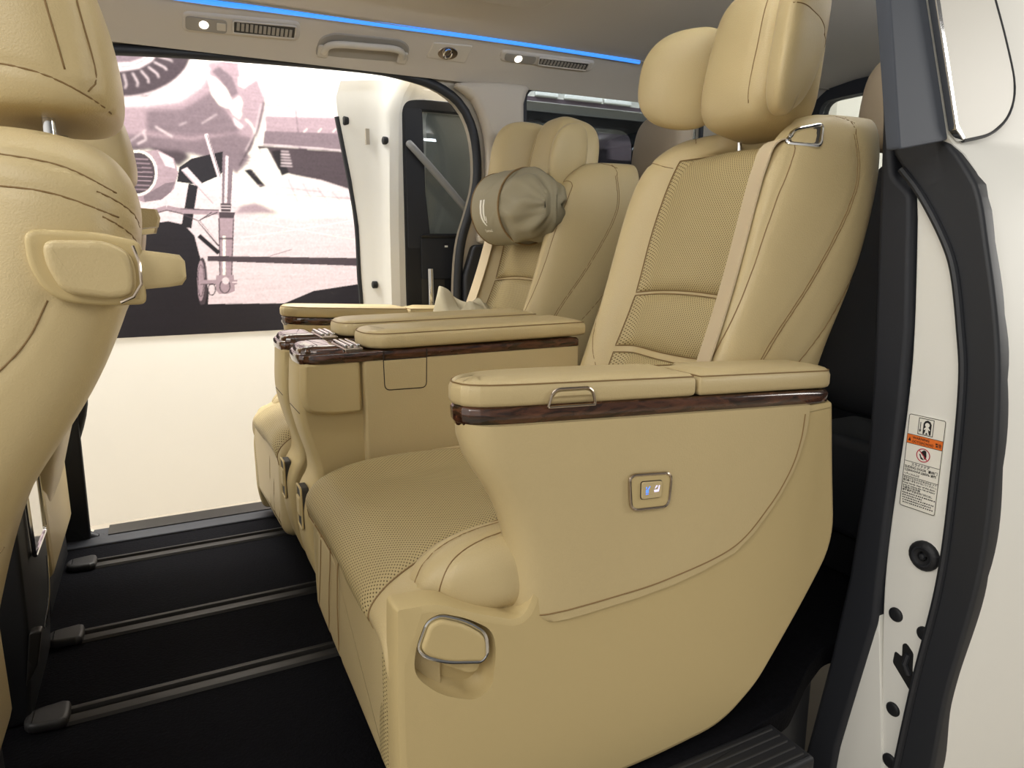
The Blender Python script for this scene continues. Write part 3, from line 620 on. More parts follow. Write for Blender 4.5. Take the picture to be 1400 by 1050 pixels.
ART=[(1,[(-0.422,1.16),(0.445,1.235),(1.72,1.073),(1.71,0.295),(-0.502,0.418)]),(0,[(0.405,1.276),(0.599,1.381),(1.118,1.214),(1.114,1.095),(0.768,1.056),(0.434,1.08)]),(2,[(0.437,1.124),(0.51,1.141),(0.636,1.084),(0.405,1.079)]),(2,[(-0.372,1.618),(0.106,1.638),(0.248,1.712),(0.332,1.816),(0.61,1.84),(0.591,1.605),(0.539,1.457),(0.488,1.339),(0.43,1.278),(0.347,1.331),(0.198,1.376),(0.117,1.391),(-0.012,1.366),(-0.401,1.349)]),(1,[(-0.372,1.618),(0.074,1.635),(0.225,1.71),(0.274,1.789),(0.316,1.814),(0.339,1.776),(0.293,1.69),(0.188,1.612),(0.038,1.579),(-0.381,1.536)]),(0,[(-0.084,1.594),(0.079,1.619),(0.234,1.704),(0.306,1.779),(0.268,1.708),(0.163,1.623),(0.039,1.592),(-0.085,1.578)]),(3,[(-0.392,1.44),(0.026,1.443),(0.225,1.43),(0.434,1.479),(0.531,1.457),(0.48,1.331),(0.43,1.278),(0.347,1.338),(0.197,1.369),(0.02,1.382),(-0.402,1.343)]),(4,[(-0.399,1.369),(-0.088,1.389),(0.182,1.378),(0.219,1.352),(0.159,1.3),(0.036,1.376),(-0.404,1.324)]),(3,[(0.036,1.558),(0.198,1.579),(0.338,1.674),(0.368,1.621),(0.431,1.539),(0.462,1.488),(0.22,1.45),(0.028,1.464)]),('blur',6),(4,[(-0.353,1.8),(0.258,1.834),(0.219,1.75),(0.141,1.675),(0.042,1.622),(-0.068,1.602),(-0.376,1.587)]),(1,[(0.259,1.835),(0.25,1.812),(0.258,1.81),(0.267,1.834)]),(1,[(0.25,1.812),(0.238,1.789),(0.245,1.786),(0.257,1.809)]),(1,[(0.238,1.789),(0.223,1.766),(0.229,1.762),(0.245,1.785)]),(1,[(0.223,1.767),(0.205,1.744),(0.211,1.74),(0.229,1.762)]),(1,[(0.206,1.745),(0.185,1.724),(0.19,1.718),(0.211,1.739)]),(1,[(0.185,1.724),(0.163,1.704),(0.167,1.698),(0.19,1.718)]),(1,[(0.163,1.704),(0.138,1.686),(0.142,1.679),(0.167,1.698)]),(1,[(0.138,1.686),(0.111,1.67),(0.115,1.662),(0.141,1.679)]),(1,[(0.112,1.67),(0.084,1.655),(0.086,1.647),(0.114,1.662)]),(1,[(0.084,1.655),(0.054,1.642),(0.056,1.634),(0.086,1.647)]),(1,[(0.055,1.642),(0.025,1.632),(0.026,1.624),(0.056,1.634)]),(1,[(0.025,1.632),(-0.006,1.623),(-0.005,1.615),(0.025,1.624)]),(1,[(-0.006,1.623),(-0.036,1.617),(-0.036,1.609),(-0.006,1.615)]),(1,[(-0.036,1.617),(-0.067,1.613),(-0.067,1.605),(-0.037,1.609)]),(1,[(-0.352,1.807),(0.11,1.83),(0.082,1.788),(0.022,1.748),(-0.056,1.727),(-0.364,1.694)]),(3,[(-0.352,1.807),(0.061,1.831),(0.042,1.796),(-0.013,1.771),(-0.361,1.725)]),(4,[(0.081,1.846),(0.075,1.828),(0.079,1.828),(0.085,1.845)]),(4,[(0.075,1.829),(0.065,1.812),(0.069,1.81),(0.079,1.827)]),(4,[(0.065,1.812),(0.051,1.796),(0.055,1.793),(0.069,1.809)]),(4,[(0.052,1.797),(0.034,1.782),(0.037,1.779),(0.054,1.793)]),(4,[(0.035,1.783),(0.014,1.77),(0.016,1.766),(0.036,1.778)]),(4,[(0.015,1.77),(-0.007,1.76),(-0.006,1.756),(0.016,1.766)]),(4,[(-0.007,1.76),(-0.031,1.753),(-0.03,1.748),(-0.007,1.756)]),(4,[(-0.03,1.753),(-0.054,1.749),(-0.054,1.744),(-0.03,1.748)]),(1,[(0.122,1.838),(0.178,1.838),(0.179,1.844),(0.123,1.843)]),(1,[(0.178,1.838),(0.187,1.837),(0.189,1.842),(0.18,1.844)]),(1,[(0.109,1.809),(0.162,1.799),(0.164,1.804),(0.111,1.814)]),(1,[(0.161,1.799),(0.169,1.793),(0.172,1.797),(0.165,1.804)]),(1,[(0.088,1.782),(0.135,1.761),(0.138,1.766),(0.091,1.787)]),(1,[(0.134,1.762),(0.139,1.752),(0.144,1.755),(0.139,1.766)]),(1,[(0.06,1.758),(0.099,1.728),(0.103,1.733),(0.064,1.762)]),(1,[(0.098,1.73),(0.101,1.715),(0.106,1.717),(0.103,1.731)]),(1,[(0.027,1.738),(0.056,1.701),(0.061,1.705),(0.031,1.742)]),(1,[(0.056,1.703),(0.054,1.685),(0.059,1.686),(0.061,1.703)]),(1,[(-0.01,1.723),(0.009,1.681),(0.014,1.684),(-0.005,1.726)]),(1,[(0.009,1.683),(0.004,1.664),(0.008,1.663),(0.014,1.682)]),(1,[(-0.048,1.715),(-0.04,1.67),(-0.035,1.672),(-0.043,1.716)]),(1,[(-0.04,1.672),(-0.049,1.651),(-0.045,1.65),(-0.035,1.67)]),(1,[(-0.086,1.712),(-0.088,1.667),(-0.083,1.668),(-0.081,1.713)]),(1,[(-0.088,1.669),(-0.101,1.648),(-0.098,1.646),(-0.084,1.666)]),(0,[(0.321,1.754),(0.337,1.66),(0.368,1.614),(0.408,1.6),(0.431,1.634),(0.408,1.694),(0.363,1.738)]),(0,[(0.409,1.618),(0.433,1.571),(0.46,1.552),(0.492,1.611),(0.468,1.665)]),(3,[(0.346,1.77),(0.383,1.733),(0.432,1.655),(0.462,1.678),(0.439,1.753),(0.381,1.794)]),(1,[(0.472,1.818),(0.606,1.833),(0.588,1.669),(0.536,1.735),(0.498,1.703),(0.48,1.736)]),(0,[(0.467,1.752),(0.488,1.761),(0.495,1.703),(0.468,1.714)]),(2,[(0.499,1.71),(0.558,1.751),(0.588,1.662),(0.523,1.542),(0.486,1.525),(0.47,1.595)]),(1,[(0.426,1.563),(0.452,1.541),(0.479,1.518),(0.463,1.502),(0.437,1.522)]),(0,[(0.486,1.551),(0.5,1.54),(0.505,1.546),(0.49,1.557)]),(0,[(0.5,1.541),(0.512,1.527),(0.518,1.532),(0.506,1.546)]),(0,[(0.512,1.527),(0.521,1.511),(0.527,1.515),(0.518,1.531)]),(0,[(0.521,1.511),(0.526,1.492),(0.533,1.495),(0.528,1.514)]),(0,[(0.526,1.493),(0.528,1.473),(0.536,1.475),(0.533,1.495)]),(0,[(0.528,1.473),(0.527,1.453),(0.534,1.453),(0.536,1.474)]),(0,[(0.527,1.453),(0.522,1.433),(0.529,1.432),(0.534,1.452)]),(0,[(0.522,1.433),(0.513,1.413),(0.52,1.411),(0.529,1.431)]),(0,[(0.514,1.414),(0.502,1.396),(0.508,1.393),(0.519,1.411)]),(0,[(0.502,1.397),(0.488,1.381),(0.493,1.376),(0.507,1.392)]),(4,[(0.583,1.648),(0.545,1.513),(0.553,1.512),(0.591,1.647)]),(4,[(0.546,1.514),(0.488,1.402),(0.495,1.399),(0.553,1.511)]),(4,[(0.488,1.402),(0.44,1.324),(0.447,1.32),(0.495,1.399)]),(1,[(0.57,1.639),(0.532,1.501),(0.536,1.5),(0.574,1.639)]),(1,[(0.533,1.501),(0.476,1.397),(0.479,1.395),(0.536,1.5)]),(1,[(-0.072,1.388),(0.029,1.469),(0.027,1.472),(-0.073,1.391)]),(1,[(0.066,1.484),(0.139,1.441),(0.143,1.448),(0.07,1.49)]),(1,[(0.012,1.462),(0.021,1.422),(0.027,1.424),(0.018,1.464)]),(1,[(0.023,1.426),(-0.017,1.403),(-0.015,1.397),(0.025,1.42)]),(1,[(0.176,1.5),(0.213,1.517),(0.212,1.52),(0.175,1.503)]),(1,[(0.28,1.515),(0.355,1.566),(0.353,1.569),(0.278,1.518)]),(3,[(0.222,1.378),(0.355,1.436),(0.354,1.44),(0.221,1.383)]),('blur',1),(0,[(0.606,1.833),(1.024,1.865),(1.018,1.716),(0.843,1.722),(0.763,1.649),(0.594,1.641)]),(1,[(0.744,1.64),(0.796,1.695),(0.851,1.73),(0.921,1.74),(1.729,1.798),(1.728,1.693),(0.743,1.618)]),(2,[(0.585,1.612),(1.728,1.693),(1.725,1.475),(1.049,1.438),(0.588,1.439)]),(1,[(0.592,1.62),(1.728,1.701),(1.727,1.644),(0.582,1.576)]),(3,[(0.578,1.503),(1.726,1.545),(1.725,1.454),(1.049,1.422),(0.566,1.43)]),(4,[(0.537,1.428),(1.049,1.422),(1.725,1.446),(1.722,1.236),(1.056,1.212),(0.858,1.267),(0.705,1.29),(0.581,1.329)]),(1,[(0.548,1.434),(1.049,1.427),(1.049,1.433),(0.548,1.439)]),(1,[(1.049,1.427),(1.725,1.451),(1.725,1.457),(1.049,1.433)]),(3,[(0.596,1.628),(0.743,1.634),(0.744,1.639),(0.597,1.633)]),(3,[(0.741,1.636),(0.746,1.527),(0.751,1.527),(0.746,1.637)]),(3,[(0.746,1.526),(0.761,1.45),(0.766,1.451),(0.751,1.528)]),(3,[(0.591,1.492),(0.754,1.492),(0.755,1.496),(0.592,1.495)]),(3,[(0.754,1.492),(1.027,1.488),(1.028,1.492),(0.755,1.496)]),(0,[(0.78,1.509),(0.8,1.529),(0.797,1.532),(0.777,1.512)]),(0,[(0.857,1.515),(0.877,1.535),(0.874,1.538),(0.853,1.518)]),(0,[(0.935,1.52),(0.956,1.541),(0.952,1.543),(0.932,1.523)]),(1,[(0.682,1.289),(0.858,1.267),(1.056,1.212),(1.054,1.157),(0.7,1.2),(0.646,1.243)]),(0,[(0.55,1.411),(0.587,1.417),(0.645,1.295),(0.629,1.268),(0.593,1.293)]),(5,[(0.608,1.404),(0.652,1.414),(0.69,1.297),(0.652,1.28)]),(1,[(0.655,1.404),(0.696,1.403),(0.697,1.408),(0.656,1.409)]),(1,[(0.654,1.389),(0.699,1.388),(0.7,1.393),(0.655,1.394)]),(1,[(0.654,1.375),(0.702,1.374),(0.703,1.378),(0.654,1.379)]),(1,[(0.653,1.36),(0.705,1.359),(0.706,1.364),(0.653,1.365)]),(1,[(0.652,1.345),(0.708,1.344),(0.708,1.349),(0.652,1.35)]),(1,[(0.651,1.33),(0.711,1.329),(0.711,1.334),(0.651,1.335)]),(5,[(0.464,1.301),(0.5,1.31),(0.567,1.225),(0.537,1.216)]),(0,[(0.435,1.292),(0.456,1.301),(0.537,1.216),(0.508,1.222)]),(3,[(0.453,1.357),(0.562,1.37),(0.562,1.373),(0.453,1.36)]),(3,[(0.463,1.343),(0.561,1.356),(0.561,1.359),(0.463,1.346)]),(3,[(0.473,1.329),(0.56,1.341),(0.56,1.344),(0.473,1.332)]),(3,[(0.482,1.315),(0.559,1.326),(0.559,1.329),(0.482,1.318)]),(3,[(0.492,1.301),(0.558,1.311),(0.558,1.314),(0.492,1.304)]),(3,[(0.502,1.287),(0.557,1.297),(0.557,1.3),(0.502,1.29)]),(3,[(0.512,1.273),(0.556,1.282),(0.556,1.285),(0.512,1.275)]),(2,[(0.683,1.266),(0.725,1.147),(0.729,1.148),(0.686,1.268)]),(2,[(0.758,1.246),(0.81,1.141),(0.813,1.143),(0.761,1.248)]),(2,[(0.834,1.226),(0.897,1.136),(0.9,1.138),(0.837,1.229)]),(2,[(0.913,1.206),(0.986,1.13),(0.988,1.133),(0.915,1.208)]),(2,[(0.992,1.185),(1.076,1.124),(1.078,1.127),(0.995,1.188)]),(2,[(0.441,1.189),(1.096,1.172),(1.096,1.176),(0.442,1.192)]),(2,[(0.444,1.233),(0.854,1.204),(0.855,1.207),(0.445,1.236)]),('blur',1),(5,[(0.159,1.3),(0.219,1.345),(0.372,1.389),(0.387,1.312),(0.342,1.266),(0.242,1.219),(0.143,1.229)]),(2,[(0.007,1.368),(0.071,1.378),(0.139,1.341),(0.153,1.272),(0.127,1.193),(0.07,1.142),(-0.015,1.126),(-0.064,1.145)]),(1,[(0.07,1.371),(0.133,1.341),(0.142,1.292),(0.097,1.304)]),(3,[(0.09,1.22),(0.136,1.229),(0.112,1.179),(0.063,1.139),(-0.009,1.126),(-0.013,1.154)]),(4,[(0.058,1.267),(0.051,1.234),(0.036,1.203),(0.015,1.179),(-0.011,1.162),(-0.038,1.156),(-0.064,1.161),(-0.086,1.175),(-0.102,1.198),(-0.112,1.227),(-0.113,1.259),(-0.105,1.292),(-0.091,1.322),(-0.07,1.346),(-0.045,1.363),(-0.018,1.369),(0.007,1.366),(0.03,1.352),(0.047,1.33),(0.057,1.3)]),(0,[(0.049,1.268),(0.043,1.238),(0.055,1.237),(0.06,1.267)]),(0,[(0.044,1.24),(0.032,1.212),(0.042,1.208),(0.054,1.236)]),(0,[(0.032,1.214),(0.015,1.191),(0.023,1.184),(0.041,1.207)]),(0,[(0.016,1.192),(-0.005,1.175),(0.001,1.166),(0.022,1.182)]),(0,[(-0.004,1.176),(-0.027,1.167),(-0.024,1.155),(-0.001,1.165)]),(0,[(-0.025,1.167),(-0.049,1.166),(-0.05,1.154),(-0.026,1.155)]),(0,[(-0.047,1.166),(-0.068,1.174),(-0.073,1.162),(-0.051,1.155)]),(0,[(-0.067,1.173),(-0.085,1.188),(-0.093,1.178),(-0.074,1.163)]),(0,[(-0.084,1.187),(-0.097,1.209),(-0.107,1.201),(-0.094,1.179)]),(0,[(-0.097,1.207),(-0.104,1.233),(-0.114,1.228),(-0.107,1.202)]),(0,[(-0.103,1.232),(-0.104,1.261),(-0.115,1.259),(-0.114,1.23)]),(0,[(-0.104,1.259),(-0.098,1.288),(-0.109,1.289),(-0.115,1.26)]),(0,[(-0.099,1.287),(-0.087,1.313),(-0.096,1.317),(-0.108,1.29)]),(0,[(-0.087,1.312),(-0.07,1.335),(-0.078,1.341),(-0.095,1.319)]),(0,[(-0.072,1.333),(-0.051,1.35),(-0.056,1.359),(-0.077,1.343)]),(0,[(-0.052,1.349),(-0.029,1.359),(-0.032,1.37),(-0.055,1.36)]),(0,[(-0.031,1.358),(-0.008,1.36),(-0.007,1.372),(-0.03,1.37)]),(0,[(-0.009,1.36),(0.012,1.353),(0.017,1.365),(-0.005,1.371)]),(0,[(0.011,1.354),(0.029,1.339),(0.037,1.349),(0.018,1.364)]),(0,[(0.028,1.34),(0.042,1.319),(0.051,1.327),(0.038,1.348)]),(0,[(0.041,1.32),(0.049,1.294),(0.06,1.299),(0.052,1.325)]),(0,[(0.048,1.295),(0.049,1.266),(0.061,1.268),(0.06,1.297)]),(2,[(-0.091,1.326),(0.025,1.329),(0.026,1.333),(-0.09,1.33)]),(2,[(-0.093,1.306),(0.03,1.309),(0.03,1.313),(-0.092,1.309)]),(2,[(-0.095,1.286),(0.034,1.289),(0.035,1.292),(-0.094,1.289)]),(2,[(-0.097,1.265),(0.039,1.268),(0.039,1.272),(-0.096,1.269)]),(2,[(-0.098,1.245),(0.037,1.247),(0.037,1.251),(-0.098,1.248)]),(2,[(-0.1,1.224),(0.029,1.226),(0.029,1.23),(-0.1,1.228)]),(2,[(-0.102,1.204),(0.021,1.205),(0.021,1.209),(-0.102,1.207)]),(2,[(-0.104,1.183),(0.012,1.184),(0.013,1.188),(-0.104,1.187)]),(1,[(0.167,1.287),(0.195,1.302),(0.332,1.136),(0.297,1.128)]),(2,[(0.172,1.282),(0.302,1.126),(0.305,1.129),(0.175,1.285)]),(5,[(0.196,1.224),(0.238,1.212),(0.191,1.002),(0.145,1.009)]),(1,[(0.287,1.466),(0.297,1.418),(0.314,1.424),(0.304,1.472)]),(1,[(0.297,1.418),(0.333,1.263),(0.35,1.269),(0.314,1.424)]),(1,[(0.333,1.264),(0.354,1.163),(0.371,1.169),(0.35,1.269)]),(3,[(0.3,1.462),(0.346,1.259),(0.35,1.26),(0.304,1.463)]),(3,[(0.368,1.389),(0.419,1.371),(0.402,1.233),(0.388,1.13),(0.345,1.129),(0.356,1.267)]),(1,[(0.38,1.369),(0.394,1.366),(0.37,1.133),(0.356,1.133)]),(4,[(0.338,1.129),(0.391,1.13),(0.384,1.086),(0.339,1.085)]),(1,[(0.337,1.116),(0.387,1.117),(0.387,1.121),(0.338,1.12)]),(1,[(0.336,1.101),(0.386,1.103),(0.386,1.106),(0.337,1.105)]),(1,[(0.335,1.087),(0.385,1.088),(0.385,1.091),(0.336,1.09)]),(2,[(0.324,1.077),(0.402,1.079),(0.387,0.967),(0.362,0.719),(0.304,0.72),(0.319,0.967)]),(0,[(0.337,0.967),(0.351,0.967),(0.333,0.727),(0.319,0.727)]),(4,[(0.325,1.085),(0.406,1.086),(0.397,1.057),(0.329,1.055)]),(4,[(0.323,1.055),(0.302,0.72),(0.307,0.72),(0.329,1.055)]),(4,[(0.394,1.057),(0.359,0.719),(0.364,0.718),(0.399,1.057)]),(4,[(0.318,0.947),(0.385,0.948),(0.386,0.957),(0.319,0.957)]),(4,[(0.31,0.836),(0.377,0.835),(0.378,0.844),(0.31,0.845)]),(2,[(-0.084,1.056),(0.039,1.073),(0.039,1.097),(-0.084,1.08)]),(2,[(0.041,1.073),(0.088,1.089),(0.084,1.112),(0.037,1.097)]),(2,[(0.082,1.088),(0.141,1.075),(0.148,1.1),(0.09,1.113)]),(2,[(0.143,1.075),(0.278,1.071),(0.281,1.096),(0.146,1.1)]),(2,[(0.279,1.071),(0.327,1.072),(0.329,1.097),(0.281,1.096)]),(4,[(-0.085,1.052),(0.038,1.072),(0.038,1.077),(-0.085,1.057)]),(4,[(0.039,1.072),(0.085,1.087),(0.085,1.092),(0.038,1.077)]),(4,[(0.084,1.087),(0.143,1.074),(0.144,1.079),(0.086,1.092)]),(4,[(0.142,1.075),(0.227,1.037),(0.229,1.041),(0.145,1.079)]),(4,[(0.229,1.037),(0.295,1.082),(0.292,1.086),(0.227,1.041)]),(4,[(0.145,1.096),(0.329,1.093),(0.329,1.098),(0.146,1.1)]),(4,[(0.223,1.035),(0.31,0.911),(0.321,0.919),(0.233,1.043)]),(1,[(0.226,1.037),(0.314,0.92),(0.318,0.924),(0.23,1.041)]),(4,[(0.236,1.044),(0.322,1.082),(0.32,1.087),(0.235,1.048)]),(5,[(0.215,0.958),(0.305,0.869),(0.32,0.886),(0.23,0.974)]),(5,[(-0.498,0.453),(-0.446,0.934),(-0.064,0.978),(0.004,1.021),(0.087,1.036),(0.159,1.02),(0.202,0.966),(0.216,0.882),(0.235,0.781),(0.248,0.676),(0.232,0.562),(0.184,0.48),(0.036,0.435)]),(4,[(0.245,0.729),(0.241,0.689),(0.235,0.654),(0.227,0.625),(0.219,0.607),(0.211,0.601),(0.204,0.608),(0.199,0.626),(0.195,0.655),(0.195,0.69),(0.197,0.73),(0.201,0.769),(0.207,0.804),(0.215,0.832),(0.223,0.85),(0.231,0.856),(0.238,0.849),(0.243,0.831),(0.246,0.803),(0.247,0.768)]),(2,[(0.232,0.736),(0.229,0.704),(0.224,0.675),(0.218,0.652),(0.212,0.637),(0.206,0.632),(0.201,0.637),(0.198,0.652),(0.196,0.676),(0.196,0.705),(0.197,0.737),(0.201,0.769),(0.205,0.798),(0.211,0.821),(0.217,0.836),(0.223,0.841),(0.228,0.836),(0.231,0.821),(0.233,0.798),(0.234,0.769)]),(4,[(0.227,0.737),(0.224,0.713),(0.228,0.713),(0.23,0.736)]),(4,[(0.224,0.713),(0.221,0.692),(0.225,0.692),(0.228,0.713)]),(4,[(0.221,0.692),(0.217,0.675),(0.221,0.674),(0.224,0.692)]),(4,[(0.217,0.675),(0.213,0.662),(0.216,0.661),(0.22,0.674)]),(4,[(0.213,0.663),(0.209,0.656),(0.212,0.654),(0.216,0.661)]),(4,[(0.21,0.657),(0.206,0.657),(0.206,0.653),(0.21,0.653)]),(4,[(0.208,0.656),(0.205,0.663),(0.201,0.661),(0.205,0.654)]),(4,[(0.205,0.662),(0.202,0.675),(0.199,0.674),(0.201,0.661)]),(4,[(0.202,0.675),(0.201,0.693),(0.198,0.692),(0.199,0.675)]),(4,[(0.201,0.693),(0.201,0.714),(0.198,0.714),(0.198,0.692)]),(4,[(0.201,0.714),(0.203,0.737),(0.199,0.737),(0.198,0.714)]),(4,[(0.203,0.737),(0.205,0.76),(0.201,0.76),(0.199,0.737)]),(4,[(0.205,0.76),(0.208,0.781),(0.205,0.781),(0.201,0.76)]),(4,[(0.208,0.781),(0.212,0.799),(0.209,0.799),(0.205,0.782)]),(4,[(0.212,0.798),(0.216,0.811),(0.213,0.812),(0.209,0.799)]),(4,[(0.216,0.81),(0.22,0.817),(0.218,0.819),(0.213,0.812)]),(4,[(0.219,0.816),(0.223,0.816),(0.223,0.82),(0.219,0.82)]),(4,[(0.221,0.817),(0.225,0.81),(0.228,0.812),(0.224,0.819)]),(4,[(0.224,0.811),(0.227,0.798),(0.23,0.799),(0.228,0.812)]),(4,[(0.227,0.798),(0.228,0.781),(0.231,0.781),(0.23,0.799)]),(4,[(0.228,0.781),(0.228,0.76),(0.231,0.76),(0.231,0.781)]),(4,[(0.228,0.76),(0.227,0.736),(0.23,0.737),(0.231,0.76)]),(2,[(0.21,0.718),(0.39,0.714),(0.392,0.737),(0.211,0.741)]),(4,[(0.21,0.716),(0.379,0.712),(0.379,0.717),(0.21,0.72)]),(2,[(0.29,0.765),(0.376,0.764),(0.377,0.68),(0.34,0.666),(0.297,0.667),(0.281,0.69)]),(4,[(0.278,0.69),(0.277,0.682),(0.282,0.681),(0.284,0.69)]),(4,[(0.277,0.682),(0.274,0.675),(0.28,0.673),(0.282,0.681)]),(4,[(0.275,0.675),(0.271,0.669),(0.276,0.666),(0.279,0.672)]),(4,[(0.271,0.669),(0.267,0.665),(0.27,0.661),(0.275,0.665)]),(4,[(0.268,0.666),(0.263,0.663),(0.265,0.658),(0.27,0.66)]),(4,[(0.264,0.664),(0.259,0.664),(0.258,0.658),(0.263,0.657)]),(4,[(0.26,0.663),(0.255,0.666),(0.253,0.66),(0.257,0.658)]),(4,[(0.256,0.665),(0.252,0.67),(0.248,0.666),(0.252,0.661)]),(4,[(0.253,0.669),(0.25,0.676),(0.245,0.673),(0.248,0.667)]),(4,[(0.25,0.675),(0.249,0.683),(0.243,0.682),(0.245,0.674)]),(4,[(0.249,0.683),(0.249,0.691),(0.243,0.691),(0.243,0.682)]),(4,[(0.249,0.691),(0.25,0.699),(0.244,0.7),(0.243,0.691)]),(4,[(0.25,0.699),(0.253,0.706),(0.247,0.708),(0.245,0.7)]),(4,[(0.252,0.706),(0.256,0.712),(0.251,0.715),(0.248,0.709)]),(4,[(0.256,0.711),(0.26,0.716),(0.256,0.72),(0.252,0.716)]),(4,[(0.259,0.715),(0.264,0.718),(0.262,0.723),(0.257,0.721)]),(4,[(0.263,0.717),(0.268,0.717),(0.268,0.723),(0.263,0.723)]),(4,[(0.267,0.718),(0.271,0.715),(0.274,0.72),(0.27,0.723)]),(4,[(0.271,0.716),(0.274,0.711),(0.279,0.715),(0.275,0.72)]),(4,[(0.274,0.712),(0.277,0.705),(0.282,0.708),(0.279,0.714)]),(4,[(0.277,0.706),(0.278,0.698),(0.284,0.699),(0.282,0.707)]),(4,[(0.278,0.698),(0.278,0.69),(0.284,0.69),(0.284,0.699)]),(4,[(0.351,0.704),(0.349,0.694),(0.354,0.693),(0.356,0.703)]),(4,[(0.349,0.695),(0.345,0.686),(0.35,0.684),(0.354,0.693)]),(4,[(0.346,0.687),(0.341,0.679),(0.345,0.676),(0.35,0.683)]),(4,[(0.341,0.68),(0.335,0.675),(0.338,0.67),(0.344,0.675)]),(4,[(0.336,0.675),(0.329,0.673),(0.33,0.667),(0.337,0.67)]),(4,[(0.33,0.673),(0.322,0.673),(0.322,0.667),(0.329,0.667)]),(4,[(0.323,0.673),(0.317,0.676),(0.314,0.671),(0.321,0.668)]),(4,[(0.317,0.675),(0.312,0.681),(0.308,0.676),(0.314,0.671)]),(4,[(0.312,0.68),(0.308,0.688),(0.304,0.685),(0.308,0.677)]),(4,[(0.309,0.687),(0.306,0.696),(0.301,0.694),(0.303,0.685)]),(4,[(0.306,0.695),(0.306,0.705),(0.301,0.704),(0.301,0.695)]),(4,[(0.306,0.704),(0.308,0.714),(0.302,0.715),(0.301,0.705)]),(4,[(0.308,0.713),(0.311,0.722),(0.306,0.724),(0.303,0.715)]),(4,[(0.311,0.721),(0.316,0.729),(0.312,0.732),(0.307,0.725)]),(4,[(0.315,0.728),(0.322,0.733),(0.319,0.738),(0.312,0.732)]),(4,[(0.321,0.733),(0.328,0.735),(0.326,0.741),(0.319,0.738)]),(4,[(0.327,0.735),(0.334,0.735),(0.334,0.741),(0.327,0.741)]),(4,[(0.333,0.735),(0.34,0.732),(0.342,0.738),(0.335,0.74)]),(4,[(0.339,0.733),(0.345,0.727),(0.348,0.732),(0.343,0.737)]),(4,[(0.344,0.728),(0.348,0.721),(0.353,0.724),(0.349,0.731)]),(4,[(0.348,0.721),(0.35,0.712),(0.356,0.714),(0.353,0.723)]),(4,[(0.35,0.713),(0.351,0.703),(0.356,0.704),(0.356,0.713)]),(1,[(0.365,0.723),(0.445,0.717),(0.446,0.724),(0.366,0.729)]),(1,[(0.352,0.734),(0.348,0.723),(0.338,0.716),(0.327,0.716),(0.319,0.724),(0.316,0.735),(0.32,0.746),(0.33,0.752),(0.341,0.752),(0.349,0.745)]),(4,[(0.256,0.863),(1.083,0.847),(1.717,0.839),(1.716,0.786),(1.081,0.802),(0.254,0.837)]),(5,[(-0.502,0.418),(-0.487,0.558),(0.237,0.615),(0.626,0.606),(0.787,0.669),(1.055,0.703),(1.715,0.706),(1.709,0.271)]),(0,[(0.425,0.954),(0.766,1.007),(0.765,1.012),(0.425,0.959)]),(0,[(0.766,1.007),(1.092,1.067),(1.091,1.073),(0.765,1.012)]),(0,[(0.431,1.048),(1.086,0.939),(1.087,0.943),(0.432,1.052)]),(2,[(0.566,0.859),(0.682,0.894),(0.681,0.898),(0.565,0.864)]),(1,[(1.349,1.622),(1.454,1.619),(1.596,1.549),(1.725,1.496),(1.724,1.433),(1.541,1.5),(1.347,1.551)]),(1,[(1.532,1.621),(1.64,1.561),(1.645,1.568),(1.537,1.628)]),(1,[(1.64,1.56),(1.724,1.533),(1.728,1.541),(1.644,1.568)]),(1,[(1.344,1.449),(1.725,1.455),(1.725,1.461),(1.344,1.455)]),(1,[(1.36,1.398),(1.724,1.402),(1.724,1.407),(1.36,1.403)]),(0,[(1.73,1.601),(1.701,1.538),(1.714,1.534),(1.743,1.598)]),(0,[(1.7,1.533),(1.718,1.485),(1.732,1.49),(1.714,1.538)]),(3,[(2.0,0.46),(3.6,0.46),(3.6,1.84),(2.0,1.84)]),(4,[(2.0,0.46),(3.6,0.46),(3.6,1.5),(2.6,1.55),(2.0,1.45)]),(2,[(2.35,1.5),(2.6,1.5),(2.6,1.6),(2.35,1.6)]),(2,[(2.75,1.48),(3.1,1.48),(3.05,1.6),(2.75,1.6)])]
# ------------------------------------------------------------------ second-row captain seats (built for the near side, mirrored for the far side)
def pad_geo(outline, zb, slope, x0, crown=0.0):
    lev = [(0.007, zb), (0.002, zb + 0.003), (0, zb + 0.008), (0, zb + 0.024), (0.003, zb + 0.031), (0.010, zb + 0.0365), (0.020, zb + 0.0392), (0.034, zb + 0.0408)]
    return stack_geo(outline, lev, 'xy', lambda x, y, z: (x, y, z + slope * (x - x0)))


def armpad(name, outline, zb, slope, x0, parent):
    V, F = pad_geo(outline, zb, slope, x0)
    ring = [(q[0], q[1], zb + 0.0322 + slope * (q[0] - x0)) for q in inset(outline, 0.0035)]
    tv, tfc = tube_geo(ring, 0.0013, 5, True)
    Vv, Ff, mi = merge((V, F, 0), (tv, tfc, 1))
    return link_mesh(name, Vv, Ff, [M['leather'], M['thread']], parent, mi, sharp=60)


